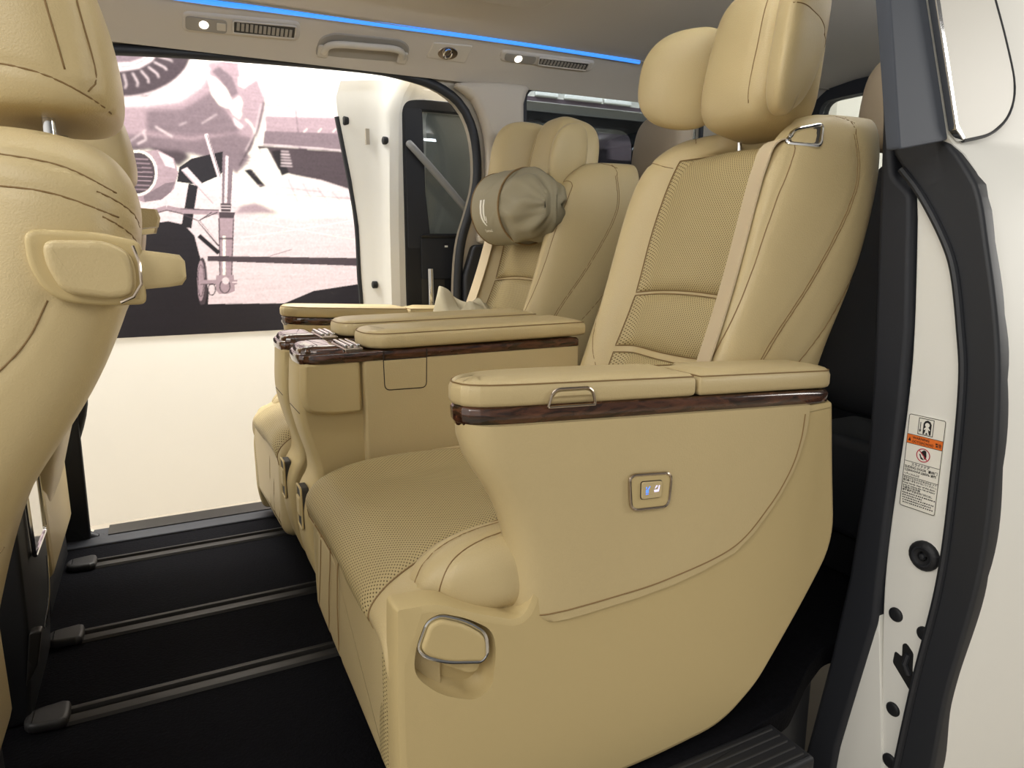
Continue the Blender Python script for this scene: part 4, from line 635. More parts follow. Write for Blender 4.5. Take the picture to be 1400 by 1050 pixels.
def captain_seat(label, near):
    # everything below sits on one frame: pushing the seat moves it all
    S = thing('captain_seat', label, 'car seat', (0.62, -0.43, 0.0), 'second row captain seats')
    fz, fx = (0.418, 0.254) if near else (0.352, 0.275)
    # --- base: moulded side shell, leg-rest and floor pedestal
    shell_o = roundpoly([(fx, fz), (0.318, fz - 0.004), (0.365, min(0.388, fz - 0.006)), (0.45, 0.352), (0.47, 0.40), (0.50, 0.60), (1.098, 0.626), (1.115, 0.50), (1.140, 0.339),
                         (1.06, 0.22), (0.957, 0.088), (0.872, 0.028), (0.68, 0.012), (0.45, 0.02), (0.262, 0.04), (0.250, 0.10), (0.249, 0.28)],
                        [0.008, 0.03, 0.05, 0.03, 0.03, 0.03, 0.01, 0.05, 0.06, 0.08, 0.03, 0.05, 0.1, 0.1, 0.02, 0.03, 0.05], 6)
    V, F = stack_geo(shell_o, [(0.004, -0.735), (0, -0.74), (0, -0.772), (0.0035, -0.781), (0.012, -0.785)], 'xz')
    shell = link_mesh('side_shell', V, F, [M['plastic']], S, sharp=50)
    if near:
        rec = roundpoly([(0.279, 0.352), (0.296, 0.392), (0.318, 0.397), (0.36, 0.378), (0.398, 0.350), (0.405, 0.315), (0.397, 0.255), (0.370, 0.243), (0.315, 0.268), (0.276, 0.312)],
                        [0.02, 0.02, 0.015, 0.03, 0.02, 0.02, 0.025, 0.03, 0.04, 0.025], 6)
        cv, cf = stack_geo(rec, [(0.012, -0.750), (0.004, -0.757), (0, -0.772), (0, -0.785), (-0.004, -0.79), (-0.004, -0.80)], 'xz')
        cut = link_mesh('cut', cv, cf, [M['plastic']], None)
        md = shell.modifiers.new('b', 'BOOLEAN'); md.operation = 'DIFFERENCE'; md.object = cut; md.solver = 'EXACT'
        dg = bpy.context.evaluated_depsgraph_get()
        me = bpy.data.meshes.new_from_object(shell.evaluated_get(dg))
        shell.modifiers.clear(); shell.data = me; bpy.data.objects.remove(cut)
        me.polygons.foreach_set('use_smooth', [True] * len(me.polygons)); me.set_sharp_from_angle(angle=math.radians(35))
        lev = roundpoly([(0.283, 0.352), (0.298, 0.389), (0.318, 0.393), (0.357, 0.374), (0.389, 0.346), (0.390, 0.312), (0.380, 0.303), (0.325, 0.318), (0.293, 0.336)],
                        [0.012, 0.012, 0.015, 0.03, 0.015, 0.012, 0.012, 0.03, 0.015], 6)
        lv = slab('recline_lever', inset(lev, 0.0035), -0.752, -0.7915, M['plastic'], S, 'xz', 0.005)
        tube('chrome_edge', [(q[0], -0.783, q[1]) for q in lev], 0.0032, M['chrome'], lv, 8, True, smooth=False)['label'] = 'chrome rim of the lever'
        slab('lever_bracket', roundpoly([(0.318, 0.325), (0.388, 0.312), (0.383, 0.278), (0.365, 0.279), (0.322, 0.308)], 0.01, 4), -0.752, -0.770, M['plastic'], lv, 'xz', 0.003)
    leg_o = catmull([(-0.200, 0.415), (-0.193, 0.33), (-0.196, 0.20), (-0.212, 0.142), (-0.28, 0.128), (-0.50, 0.112), (-0.70, 0.098), (-0.748, 0.112), (-0.757, 0.16), (-0.758, 0.28), (-0.757, 0.378),
                     (-0.72, 0.392), (-0.50, 0.402), (-0.28, 0.415)], 0.012, True)
    V, F = stack_geo(leg_o, [(0.01, 0.33), (0, 0.325), (0, 0.275), (0.005, 0.264), (0.012, 0.257), (0.022, 0.252), (0.036, 0.249)], 'yz', lambda x, y, z: (x + 0.035 * max(0, min(1, (z - 0.30) / 0.12)) ** 2.5, y, z))
    ss = [([(0.1, y, 0.39), (0.1, y - 0.004, 0.25), (0.1, y + 0.006, 0.125)], (1, 0, 0)) for y in (-0.255, -0.345)]
    ss += [([(0.1, -0.70, 0.375), (0.1, -0.47, 0.385), (0.1, -0.425, 0.35), (0.1, -0.42, 0.25), (0.1, -0.425, 0.125)], (1, 0, 0)),
           ([(0.1, -0.738, 0.37), (0.1, -0.737, 0.25), (0.1, -0.73, 0.11)], (1, 0, 0))]
    o, lv_, lf_ = upholstered('leg_rest', V, F, M['leather'], S, 0, ss, depth=0.002, width=0.006, sharp=60)
    patch('perforated_strip', lv_, lf_, ([(0.1, -0.728, 0.12), (0.1, -0.733, 0.25), (0.1, -0.734, 0.36)], [(0.1, -0.690, 0.12), (0.1, -0.694, 0.25), (0.1, -0.70, 0.37)]), (1, 0, 0), M['perf'], S, 8, 40, 0.002, 0.0, 0.0005, border=False)
    box('pedestal', (0.33, -0.72, 0.015), (0.98, -0.20, 0.26), M['black'], S, 0.01)
    # --- cushion
    secs = []
    for x, zt, b, zb in ((0.262, 0.356, 0.004, 0.32), (0.236, 0.386, 0.006, 0.325), (0.272, 0.426, 0.012, 0.28), (0.36, 0.441, 0.018, 0.26), (0.52, 0.446, 0.024, 0.26), (0.72, 0.446, 0.028, 0.26), (0.93, 0.44, 0.03, 0.26), (0.97, 0.43, 0.02, 0.26)):
        def tl(y): return 0.045 * min(1, max(0, (0.50 - x) / 0.23)) * max(0, (-0.30 - y) / 0.45)
        y0, y1 = -0.752, -0.187
        row = [(y0, zb), (y0 - 0.002, zt - 0.04), (y0 + 0.012, zt + b - 0.008), (y0 + 0.05, zt + b), (y0 + 0.115, zt), (-0.5, zt + 0.006), (-0.42, zt + 0.006), (y1 - 0.13, zt), (y1 - 0.06, zt + b), (y1 - 0.015, zt + b - 0.008), (y1, zt - 0.04), (y1 - 0.002, zb), (-0.42, zb)]
        secs.append([(x + (0.012 if j in (0, 11, 12) else 0), y, z - tl(y)) for j, (y, z) in enumerate(row)])
    V, F = loft(secs)
    cs = [([(0.34, -0.195, 0.7), (0.45, -0.205, 0.7), (0.60, -0.235, 0.7), (0.70, -0.30, 0.7), (0.735, -0.43, 0.7), (0.72, -0.56, 0.7)], (0, 0, -1))]
    o, cv, cf = upholstered('seat_cushion', V, F, M['leather'], S, 3, cs, 0.003, 0.006)
    patch('cushion_insert', cv, cf, ([(0.232, -0.668, 0.352), (0.262, -0.664, 0.40), (0.36, -0.645, 0.43), (0.50, -0.615, 0.445), (0.60, -0.60, 0.445)], [(0.232, -0.198, 0.372), (0.262, -0.200, 0.42), (0.36, -0.205, 0.45), (0.50, -0.235, 0.46), (0.60, -0.26, 0.46)], (0, 0.03)),
          (0.55, 0, -0.84), M['perf'], S, 70, 60, 0.010, 0.002, 0.001)
    patch('cushion_rear_insert', cv, cf, ([(0.605, -0.60, 0.7), (0.72, -0.59, 0.7)], [(0.605, -0.262, 0.7), (0.72, -0.28, 0.7)], (0.05, 0.0)), (0, 0, -1), M['leather'], S, 40, 16, 0.006, 0.002, 0.001)
    # front corner bolster beside the perforated insert
    nrm = np.array((0.97, -0.07, 0.10)); nrm /= np.linalg.norm(nrm)
    V, F = pillow_geo((0.452, -0.702, 0.408), nrm, (0.07, 0.99, -0.1), (-0.1, 0.1, 0.98), 0.150, 0.064, 0.064, 2.6, lambda u, v, w: (u, v, w - 0.16 * u * u), 64, 40)
    bd = (0.55, 0.35, -0.75)
    upholstered('thigh_bolster', V, F, M['leather'], S, 0,
                [([(0.56, -0.675, 0.46), (0.44, -0.68, 0.475), (0.36, -0.685, 0.460), (0.322, -0.695, 0.43), (0.306, -0.705, 0.385), (0.306, -0.71, 0.36)], bd), ([(0.56, -0.712, 0.455), (0.44, -0.716, 0.46), (0.38, -0.722, 0.445), (0.342, -0.735, 0.415), (0.328, -0.742, 0.38), (0.328, -0.745, 0.35)], bd)], 0.004, 0.006)
    # --- outer armrest: leather box, walnut band, two-piece pad
    arm_full = [(1.092, -0.765), (1.082, -0.785), (0.43, -0.785), (0.385, -0.779), (0.362, -0.762), (0.356, -0.742), (0.365, -0.713), (0.40, -0.685), (0.46, -0.668), (0.55, -0.660), (1.082, -0.658), (1.092, -0.675)]
    body = catmull(arm_full[2:10], 0.012)
    outline_all = [np.array(q) for q in arm_full[:2]] + body + [np.array(q) for q in arm_full[10:]]
    # the box is built up from plan sections: its nose is rounded and draws back towards the floor
    zt = [(0.338, 0.475, 0.56), (0.341, 0.459, 0.66), (0.347, 0.451, 0.735), (0.358, 0.447, 0.800), (0.376, 0.445, 0.870), (0.405, 0.444, 0.914), (0.44, 0.442, 0.950), (0.47, 0.439, 0.976), (0.505, 0.430, 1.000), (0.53, 0.420, 1.012),
          (0.56, 0.404, 1.022), (0.585, 0.388, 1.027), (0.61, 0.374, 1.029), (0.64, 0.365, 1.030), (0.660, 0.364, 1.030)]
    nose = [np.array(q) - np.array((0.356, 0)) for q in catmull([(0.43, -0.7915), (0.388, -0.786), (0.364, -0.766), (0.357, -0.743), (0.365, -0.713), (0.40, -0.684), (0.46, -0.665)], 0.012)]
    secs = []
    for z, xa, xb in zt:
        sc = min(1.0, (xb - xa) / 0.13)
        pts = [(xb, -0.786), (xb - 0.004, -0.7915)]
        pts += [(xb - 0.004 + (xa + 0.074 * sc - xb + 0.004) * t, -0.7915) for t in (0.25, 0.5, 0.75)]
        pts += [(xa + q[0] * sc, q[1]) for q in nose]
        pts += [(xa + 0.104 * sc + (xb - xa - 0.104 * sc) * t, -0.660) for t in (0.3, 0.6)] + [(xb, -0.660)]
        secs.append([(x, y, z - 0.052 * max(0, x - 0.36) * max(0, (z - 0.56) / 0.10)) for x, y in pts])
    V, F = loft(secs)
    st = [([(0.474, -0.95, 0.353), (0.60, -0.95, 0.354), (0.716, -0.95, 0.360), (0.86, -0.95, 0.387), (0.94, -0.95, 0.447), (0.988, -0.95, 0.508), (1.009, -0.95, 0.562), (1.015, -0.95, 0.61)], (0, 1, 0))]
    upholstered('armrest_side_panel', V, F, M['leather'], S, 0, st, 0.0, 0.004, 0.0014, sharp=50)
    slope = -0.048
    stack('wood_band', outline_all, [(0.008, 0.655), (0.006, 0.660), (0.003, 0.664), (0.002, 0.680), (0.006, 0.686)], M['wood'], S, 'xy', lambda x, y, z: (x, y, z - 0.054 * (x - .36)), sharp=60)
    front = [np.array((0.768, -0.778)), np.array((0.762, -0.785))] + body + [np.array((0.762, -0.659)), np.array((0.768, -0.666))]
    rear = roundpoly([(0.772, -0.785), (1.097, -0.785), (1.097, -0.658), (0.772, -0.658)], [0.006, 0.03, 0.03, 0.006], 6)
    pf = armpad('armrest_pad', front, 0.6845, slope, 0.36, S)
    armpad('rear_armrest_pad', rear, 0.6845, slope, 0.36, S)
    # opening latch under the pad's edge
    lo = roundpoly([(0.487, 0.6765), (0.494, 0.697), (0.503, 0.702), (0.555, 0.700), (0.563, 0.694), (0.568, 0.673)], [0.002, 0.006, 0.008, 0.008, 0.006, 0.002], 5)
    lt = slab('armrest_latch', inset(lo, 0.004), -0.782, -0.7905, M['leather'], S, 'xz', 0.002)
    tube('chrome_frame', [(q[0], -0.788, q[1]) for q in lo], 0.0021, M['bronze'], lt, 8, True, smooth=False)
    # switch plate on the side
    po = roundpoly([(0.630, 0.555), (0.713, 0.547), (0.709, 0.491), (0.635, 0.497)], 0.014, 6)
    sp = slab('switch_plate', po, -0.788, -0.7955, M['plastic'], S, 'xz', 0.002)
    tube('bezel', [(q[0], -0.7945, q[1]) for q in po], 0.0028, M['bronze'], sp, 8, True, smooth=False)
    ro = roundpoly([(0.652, 0.541), (0.6925, 0.5375), (0.691, 0.5105), (0.6525, 0.513)], 0.004, 4)
    slab('switch_gap', inset(ro, -0.0012), -0.794, -0.7965, M['gap'], sp, 'xz', 0.0004)
    sw = slab('rocker_switch', ro, -0.794, -0.7990, M['leather'], sp, 'xz', 0.0012)
    if near:
        def icon(nm, polys, m):
            parts = []
            for pl in polys:
                v, f = stack_geo([np.array(q) for q in pl], [(0, -0.7988), (0, -0.7995)], 'xz'); parts.append((v, f, 0))
            Vv, Ff, mi = merge(*parts); link_mesh(nm, Vv, Ff, [m], sp, mi, sharp=0)
        ix, iz = 0.6625, 0.5265
        sc = 1.25
        seat_sym = lambda X, Z: [[(X - .0035 * sc, Z - .001 * sc), (X + .002 * sc, Z - .001 * sc), (X + .002 * sc, Z - .004 * sc), (X - .003 * sc, Z - .004 * sc)], [(X + .002 * sc, Z - .004 * sc), (X + .004 * sc, Z - .004 * sc), (X + .0055 * sc, Z + .004 * sc), (X + .0038 * sc, Z + .004 * sc)],
                                 [(X - .0025 * sc, Z + .0005 * sc), (X + .0015 * sc, Z + .003 * sc), (X + .0015 * sc, Z + .0045 * sc), (X - .0005 * sc, Z + .0045 * sc)]]
        icon('heated_seat_symbol', [[(ix - .003, iz + .001), (ix + .002, iz + .001), (ix + .0025, iz - .004), (ix - .003, iz - .004)], [(ix + .0, iz + .001), (ix + .002, iz + .001), (ix + .0055, iz + .006), (ix + .004, iz + .0065)],
                                    [(ix - .003, iz + .0025), (ix - .001, iz + .0025), (ix - .001, iz + .006), (ix - .003, iz + .006)], [(ix - .003, iz - .0055), (ix + .002, iz - .0055), (ix + .002, iz - .0068), (ix - .003, iz - .0068)]], M['bluelit'])
        icon('seat_symbol', seat_sym(0.680, 0.5265), M['paleit'])
    # --- inner console with walnut top, hinged pad, storage flap
    con_o = roundpoly([(0.252, 0.668), (0.246, 0.60), (0.246, 0.555), (0.258, 0.50), (0.276, 0.44), (0.278, 0.405), (0.258, 0.375), (0.248, 0.34), (0.250, 0.24), (0.275, 0.15), (0.34, 0.12), (0.90, 0.12), (0.92, 0.30), (0.92, 0.668)],
                      [0.005, 0.04, 0.04, 0.06, 0.05, 0.03, 0.03, 0.04, 0.06, 0.05, 0.03, 0.05, 0.05, 0.005], 6)
    V, F = stack_geo(con_o, [(0.012, -0.034), (0.004, -0.037), (0, -0.046), (0, -0.158), (0.004, -0.168), (0.012, -0.172)], 'xz')
    upholstered('console_body', V, F, M['plastic'], S, 0, [([(0.249 + 0.0, -0.05, 0.56), (0.24, -0.10, 0.56), (0.249, -0.16, 0.56)], (1, 0, 0))], 0.001, 0.003, 0.001, thread='gap', sharp=50)
    fb = roundpoly([(0.253, 0.672), (0.248, 0.60), (0.256, 0.562), (0.31, 0.552), (0.377, 0.552), (0.377, 0.672)], [0.014, 0.03, 0.02, 0.03, 0.014, 0.014], 5)
    stack('console_front_block', fb, [(0, -0.150), (0.0, -0.168), (0.002, -0.180), (0.006, -0.188), (0.010, -0.191)], M['plastic'], S, 'xz', sharp=60)
    sd = roundpoly([(0.379, 0.668), (0.379, 0.30), (0.92, 0.30), (0.92, 0.668)], 0.010, 4)
    stack('console_side_panel', sd, [(0, -0.150), (0.0, -0.184), (0.001, -0.188), (0.003, -0.1905), (0.006, -0.1915)], M['leather'], S, 'xz', sharp=60)
    fo = roundpoly([(0.424, 0.664), (0.520, 0.664), (0.518, 0.598), (0.425, 0.600)], [0.001, 0.001, 0.012, 0.012], 5)
    fl = slab('flap_gap', inset(fo, -0.0022), -0.186, -0.1918, M['gap'], S, 'xz', 0.0004)
    slab('storage_flap', fo, -0.186, -0.1932, M['leather'], S, 'xz', 0.0012)
    cw = [np.array((0.915, -0.036)), np.array((0.915, -0.193))] + catmull([(0.30, -0.193), (0.268, -0.188), (0.251, -0.170), (0.246, -0.115), (0.251, -0.06), (0.268, -0.041), (0.30, -0.036)], 0.01)
    stack('console_wood_band', cw, [(0.004, 0.664), (0, 0.667), (0, 0.682), (0.004, 0.687)], M['wood'], S, sharp=60)
    for k, x in enumerate((0.423, 0.521)):
        box('band_joint', (x - 0.0015, -0.1942, 0.666), (x + 0.0015, -0.18, 0.684), M['gap'], S, 0.0004)
    lid = catmull([(0.338, -0.188), (0.30, -0.187), (0.272, -0.180), (0.257, -0.160), (0.253, -0.115), (0.257, -0.068), (0.272, -0.047), (0.30, -0.041), (0.338, -0.040)], 0.01)
    stack('cup_holder_lid', lid, [(0.0, 0.683), (0, 0.690), (0.004, 0.697), (0.012, 0.7005), (0.026, 0.702)], M['wood'], S, sharp=60)
    hg = box('lid_hinge', (0.343, -0.178, 0.683), (0.385, -0.050, 0.694), M['bronze'], S, 0.004)
    for k in range(3):
        box('hinge_bar', (0.346 + .013 * k, -0.168, 0.692), (0.354 + .013 * k, -0.060, 0.700), M['chrome'], hg, 0.002)
    cp = [np.array((0.93, -0.040))] + [np.array((0.93, -0.200))] + catmull([(0.47, -0.200), (0.42, -0.193), (0.393, -0.165), (0.387, -0.120), (0.393, -0.075), (0.42, -0.047), (0.47, -0.040)], 0.01)
    armpad('console_pad', cp, 0.689, 0.004, 0.36, S)
    # front switch pocket low on the console
    pk = roundpoly([(-0.085, 0.385), (-0.135, 0.385), (-0.135, 0.29), (-0.085, 0.29)], 0.008, 4)
    pq = slab('switch_pocket', pk, 0.262, 0.2445, M['slot'], S, 'yz', 0.002)
    slab('pocket_switch', roundpoly([(-0.092, 0.362), (-0.128, 0.362), (-0.128, 0.320), (-0.092, 0.320)], 0.004, 3), 0.25, 0.2405, M['plastic'], pq, 'yz', 0.002)
    tube('pocket_frame', [(0.2445, q[0], q[1]) for q in pk], 0.0025, M['plastic'], pq, 6, True, smooth=False)
    # --- backrest (the far one leans a little further back and has its headrest pushed down)
    global DX
    DX = 0.0 if near else 0.045
    hz = 0.0 if near else -0.115
    c = -0.432
    rows = [(0.36, 0.90, 0.08, 0.235, 1.12, 0), (0.45, 0.93, 0.095, 0.25, 1.16, 0), (0.60, 0.982, 0.098, 0.255, 1.20, 0), (0.72, 1.022, 0.090, 0.256, 1.24, 0), (0.85, 1.060, 0.082, 0.257, 1.32, 0),
            (1.0, 1.098, 0.078, 0.254, 1.36, 0), (1.075, 1.125, 0.074, 0.246, 1.375, 0.004), (1.125, 1.160, 0.062, 0.232, 1.38, 0.018), (1.158, 1.200, 0.040, 0.212, 1.38, 0.045), (1.168, 1.235, 0.02, 0.18, 1.36, 0.055)]
    secs = []
    for z, xf, b, h, xr, dip in rows:
        k = min(1, max(0, (1.2 - z) / 0.2))
        half = [(xf - 0.0, 0.05, -dip), (xf + 0.002, 0.12, -dip), (xf - 0.006, h - 0.115, -dip * .8), (xf - b * 0.80, h - 0.078, -dip * .25), (xf - b, h - 0.035, 0), (xf - b * 0.25, h - 0.006, 0), (xf + 0.10, h, 0), ((xf + xr) / 2 + 0.05, h - 0.004, 0), (xr - 0.012, h - 0.03, -0.004), (xr, h - 0.10, -dip * .5)]
        loop = [(x, c - y, z + dz) for x, y, dz in half] + [(xr, c, z - dip)] + [(x, c + y, z + dz) for x, y, dz in reversed(half)] + [(xf, c, z - dip)]
        secs.append(loop)
    V, F = loft(secs)
    bs = []
    for sgn in (-1, 1):
        # outer edge seam where the bolster meets the back shell, thrown in from the side
        bs.append(([(1.252, c + sgn * 0.5, 1.12), (1.243, c + sgn * 0.5, 1.01), (1.15, c + sgn * 0.5, 0.86), (1.042, c + sgn * 0.5, 0.72), (0.985, c + sgn * 0.5, 0.62), (0.95, c + sgn * 0.5, 0.52)], (0, -sgn, 0)))
        bs.append(([(1.246, c + sgn * 0.5, 1.12), (1.236, c + sgn * 0.5, 1.01), (1.143, c + sgn * 0.5, 0.86), (1.035, c + sgn * 0.5, 0.72), (0.978, c + sgn * 0.5, 0.62), (0.943, c + sgn * 0.5, 0.52)], (0, -sgn, 0)))
        bs.append(([(1.32, c + sgn * 0.5, 0.89), (1.20, c + sgn * 0.5, 0.76), (1.09, c + sgn * 0.5, 0.66)], (0, -sgn, 0)))
        bs.append(([(1.262, c + sgn * 0.215, 1.5), (1.225, c + sgn * 0.195, 1.5), (1.195, c + sgn * 0.16, 1.5)], (0, 0, -1)))
        bs.append(([(1.250, c + sgn * 0.5, 1.155), (1.256, c + sgn * 0.5, 1.13), (1.252, c + sgn * 0.5, 1.12)], (0, -sgn, 0)))
        # seam along the front of each bolster
        bs.append(([(0.5, c + sgn * 0.145, 1.085), (0.5, c + sgn * 0.205, 1.10), (0.5, c + sgn * 0.226, 1.06), (0.5, c + sgn * 0.228, 0.95), (0.5, c + sgn * 0.222, 0.80), (0.5, c + sgn * 0.205, 0.70), (0.5, c + sgn * 0.172, 0.61)], (1, 0, 0)))
    bs.append(([(1.17, c - 0.14, 1.6), (1.20, c - 0.165, 1.6), (1.30, c - 0.175, 1.6)], (0, 0, -1)))
    bs.append(([(1.17, c + 0.14, 1.6), (1.20, c + 0.165, 1.6), (1.30, c + 0.175, 1.6)], (0, 0, -1)))
    o, bv, bf = upholstered('backrest', V, F, M['leather'], S, 3, bs, 0.003, 0.006)
    d = (1, 0, 0.05)
    patch('backrest_insert', bv, bf, ([(0.6, c - 0.152, 0.777), (0.6, c - 0.150, 0.92), (0.6, c - 0.138, 1.075)], [(0.6, c + 0.152, 0.777), (0.6, c + 0.150, 0.92), (0.6, c + 0.138, 1.075)], (0.008, 0.012)), d, M['perf'], S, 60, 60, 0.012, 0.002, 0.001)
    patch('lumbar_panel', bv, bf, ([(0.6, c - 0.158, 0.655), (0.6, c - 0.152, 0.770)], [(0.6, c + 0.158, 0.655), (0.6, c + 0.152, 0.770)], (-0.006, 0.008)), d, M['perf'], S, 60, 30, 0.013, 0.002, 0.001)
    patch('lower_panel', bv, bf, ([(0.6, c - 0.160, 0.50), (0.6, c - 0.158, 0.640)], [(0.6, c + 0.160, 0.50), (0.6, c + 0.158, 0.640)], (0, -0.006)), d, M['perf'], S, 60, 30, 0.012, 0.002, 0.001)
    # --- headrest: centre block and two folding wings on chromed posts
    hx = -0.452
    tilt = np.array((0.20, 0, 0.98)); fw = np.array((0.98, 0, -0.20))
    V, F = pillow_geo((1.205, hx, 1.285 + hz), fw, (0, 1, 0), tilt, 0.092, 0.105, 0.150, 3.6, lambda u, v, w: (u + 0.20 * (1 - w) * 0.5 * (0.6 if u > 0 else -0.3), v * (1 - 0.08 * w), w), 64, 40)
    sm = [([(0.9, hx + a, 1.41 + hz), (0.9, hx + a + 0.004, 1.29 + hz), (0.9, hx + a + 0.002, 1.16 + hz)], (1, 0, 0)) for a in (0.090, 0.081)]
    sm += [([(0.9, hx - 0.060, 1.41 + hz), (0.9, hx - 0.066, 1.29 + hz), (0.9, hx - 0.064, 1.19 + hz)], (1, 0, 0))]
    H = upholstered('headrest', V, F, M['leather'], S, 0, sm, 0.004, 0.006)[0]
    wl = lambda sg: (np.array((0.36, -sg * 0.93, 0.0)), np.array((-0.93, sg * 0.36, 0.0)), np.array((0.14, 0, 0.99)))
    A = wl(1)
    V, F = pillow_geo((1.128, hx + 0.162, 1.283 + hz), A[0], A[1], A[2], 0.046, 0.092, 0.112, 2.6, lambda u, v, w: (u, v, w * (1 - 0.12 * v) - 0.03 * v), 64, 40)
    upholstered('headrest_wing', V, F, M['leather'], H, 0, (), 0, 0.01)
    A = wl(-1)
    V, F = pillow_geo((1.134, hx - 0.160, 1.298 + hz), A[0], A[1], A[2], 0.050, 0.100, 0.148, 3.0, lambda u, v, w: (u, v + (0.32 * max(0, -w) ** 1.3 if v < 0 else 0.10 * max(0, -w)), w * (1 + 0.10 * v) - 0.03 * v), 64, 40)
    upholstered('headrest_wing', V, F, M['leather'], H, 0, [([(1.03, -0.9, 1.325 + hz), (1.10, -0.9, 1.325 + hz), (1.16, -0.9, 1.312 + hz), (1.215, -0.9, 1.28 + hz)], (0, 1, 0))], 0.003, 0.005)
    for y in (hx - 0.07, hx + 0.07):
        tube('headrest_post', [(1.222, y, 1.06), (1.222, y, 1.20 + hz)], 0.0065, M['chrome'], H, 12)
        box('post_collar', (1.20, y - 0.018, 1.085), (1.245, y + 0.018, 1.108), M['black'], S, 0.005)
    # --- shoulder belt
    path = []
    bvh = BVHTree.FromPolygons([Vector(v) for v in bv], [tuple(f) for f in bf])
    for t in np.linspace(0, 1, 10):
        y = -0.612 * (1 - t) - 0.622 * t; z = 1.098 * (1 - t) + 0.64 * t
        h = bvh.ray_cast(Vector((0.5, y, z)), Vector((1, 0, 0)), 2)
        path.append(np.array(h[0]) + np.array((-0.008, 0, 0.002)))
    # the webbing is stretched: straighten it between its ends, staying in front of the leather
    V, F = ribbon_geo([(1.172, -0.622, 1.112)] + [tuple(p) for p in path] + [(0.89, -0.622, 0.57)], (0.25, 1, 0.0), 0.047)
    B = link_mesh('seat_belt', V, F, [M['belt']], S, sharp=40)
    bz = roundpoly([(1.125, 1.124), (1.203, 1.140), (1.200, 1.100), (1.107, 1.100)], 0.012, 5)
    hit = []; bd = Vector((0.74, 0.64, 0.13)).normalized()
    for p in bz:
        q = Vector((p[0], -0.62, p[1])); h = bvh.ray_cast(q - bd * 0.3, bd, 1.0)
        if h[0] is None: h = bvh.find_nearest(q)
        hit.append(np.array(h[0] - bd * 0.004))
    tv, tfc = tube_geo(hit, 0.0042, 8, True)
    link_mesh('belt_guide', tv, tfc, [M['chrome']], S)
    ctr = sum(hit) / len(hit); nn = len(hit)
    Vp = [p - np.array((0, 0, .001)) for p in hit] + [ctr]
    link_mesh('belt_slot', Vp, [(i, (i + 1) % nn, nn) for i in range(nn)], [M['slot']], S)
    DX = 0.0
    return S


near_seat = captain_seat('large tan captain seat nearest the viewer, with lit side switch and chrome rimmed lever', True)
MIR = -1.0
far_seat = captain_seat('tan captain seat farther off beside the far door, khaki pillow under its headrest', False)
MIR = 1.0

# ------------------------------------------------------------------ car shell (setting)
def two_sided(name, profile, x0, x1, m, parent=None, t=0.02):
    """sheet with thickness swept along x from a (y, z) profile"""
    P = catmull(profile, 0.03); n = len(P); secs = []
    for x in (x0, x1):
        secs.append([(x, p[0], p[1]) for p in P] + [(x, p[0], p[1] + t) for p in reversed(P)])
    V, F = loft(secs)
    return link_mesh(name, V, F, [m], parent, sharp=50)


struct(two_sided('ceiling', [(-0.64, 1.585), (-0.35, 1.610), (0, 1.62), (0.35, 1.610), (0.64, 1.585)], -1.0, 2.75, M['headliner']))


def cut_holes(o, outlines, pl, h0, h1):
    for q in outlines:
        cv, cf = stack_geo([np.array(a) for a in q], [(0, h0), (0, h1)], pl)
        c = link_mesh('cut', cv, cf, [o.data.materials[0]], None, sharp=0)
        md = o.modifiers.new('b', 'BOOLEAN'); md.operation = 'DIFFERENCE'; md.object = c; md.solver = 'EXACT'
        dg = bpy.context.evaluated_depsgraph_get()
        me = bpy.data.meshes.new_from_object(o.evaluated_get(dg))
        o.modifiers.clear(); o.data = me; bpy.data.objects.remove(c)
    o.data.polygons.foreach_set('use_smooth', [False] * len(o.data.polygons))


# far body side with the sliding-door opening and the rear quarter window
opening = catmull([(-0.232, 0.005), (-0.226, 0.47), (-0.235, 0.95), (-0.25, 1.28), (-0.23, 1.40), (-0.17, 1.446), (0.05, 1.468), (0.34, 1.482), (0.66, 1.490), (0.80, 1.484), (0.93, 1.462), (1.02, 1.415), (1.068, 1.345), (1.090, 1.25), (1.090, 1.138),
                   (1.060, 1.03), (1.027, 0.93), (1.010, 0.80), (1.005, 0.60), (1.005, 0.15), (0.98, 0.005)], 0.03, True)
quarter = roundpoly([(1.287, 1.494), (2.15, 1.504), (2.15, 0.95), (1.300, 0.95)], [0.06, 0.08, 0.1, 0.08], 6)
o = slab('wall_right', [(-1.0, -0.03), (2.75, -0.03), (2.75, 1.58), (-1.0, 1.58)], 0.80, 0.86, M['trimlight'], None, 'xz', 0.001)
cut_holes(o, [opening, quarter], 'xz', 0.7, 0.95); struct(o)
tube('trim_1', [(p[0], 0.797, p[1]) for p in opening], 0.016, M['rubber'], None, 10, True, smooth=False)['kind'] = 'structure'
# dark lower trim on the far side: ahead of and behind the opening
struct(slab('trim_2', roundpoly([(-1.0, 0.0), (-0.246, 0.0), (-0.240, 0.47), (-0.222, 0.80), (-1.0, 0.80)], 0.01, 3), 0.775, 0.799, M['black'], None, 'xz', 0.006))
struct(slab('trim_3', roundpoly([(1.022, 0.0), (2.7, 0.0), (2.7, 0.86), (1.060, 0.915), (1.022, 0.80)], 0.02, 4), 0.755, 0.799, M['dark'], None, 'xz', 0.008))
# pillar cover between doorway and quarter window
struct(slab('trim_4', catmull([(1.080, 0.925), (1.10, 1.02), (1.114, 1.12), (1.116, 1.24), (1.10, 1.34), (1.06, 1.42), (1.00, 1.468), (1.27, 1.485), (1.262, 1.42), (1.268, 1.20), (1.268, 0.925), (1.18, 0.922)], 0.02, True), 0.74, 0.799, M['trim'], None, 'xz', 0.02))


def hdr(x, s, h=0.0):
    """point on the sloping roof-side trim: x along the car, s down the slope, h off the surface"""
    return np.array((x, 0.63 + 0.824 * s - 0.567 * h, 1.585 - 0.567 * s - 0.824 * h))


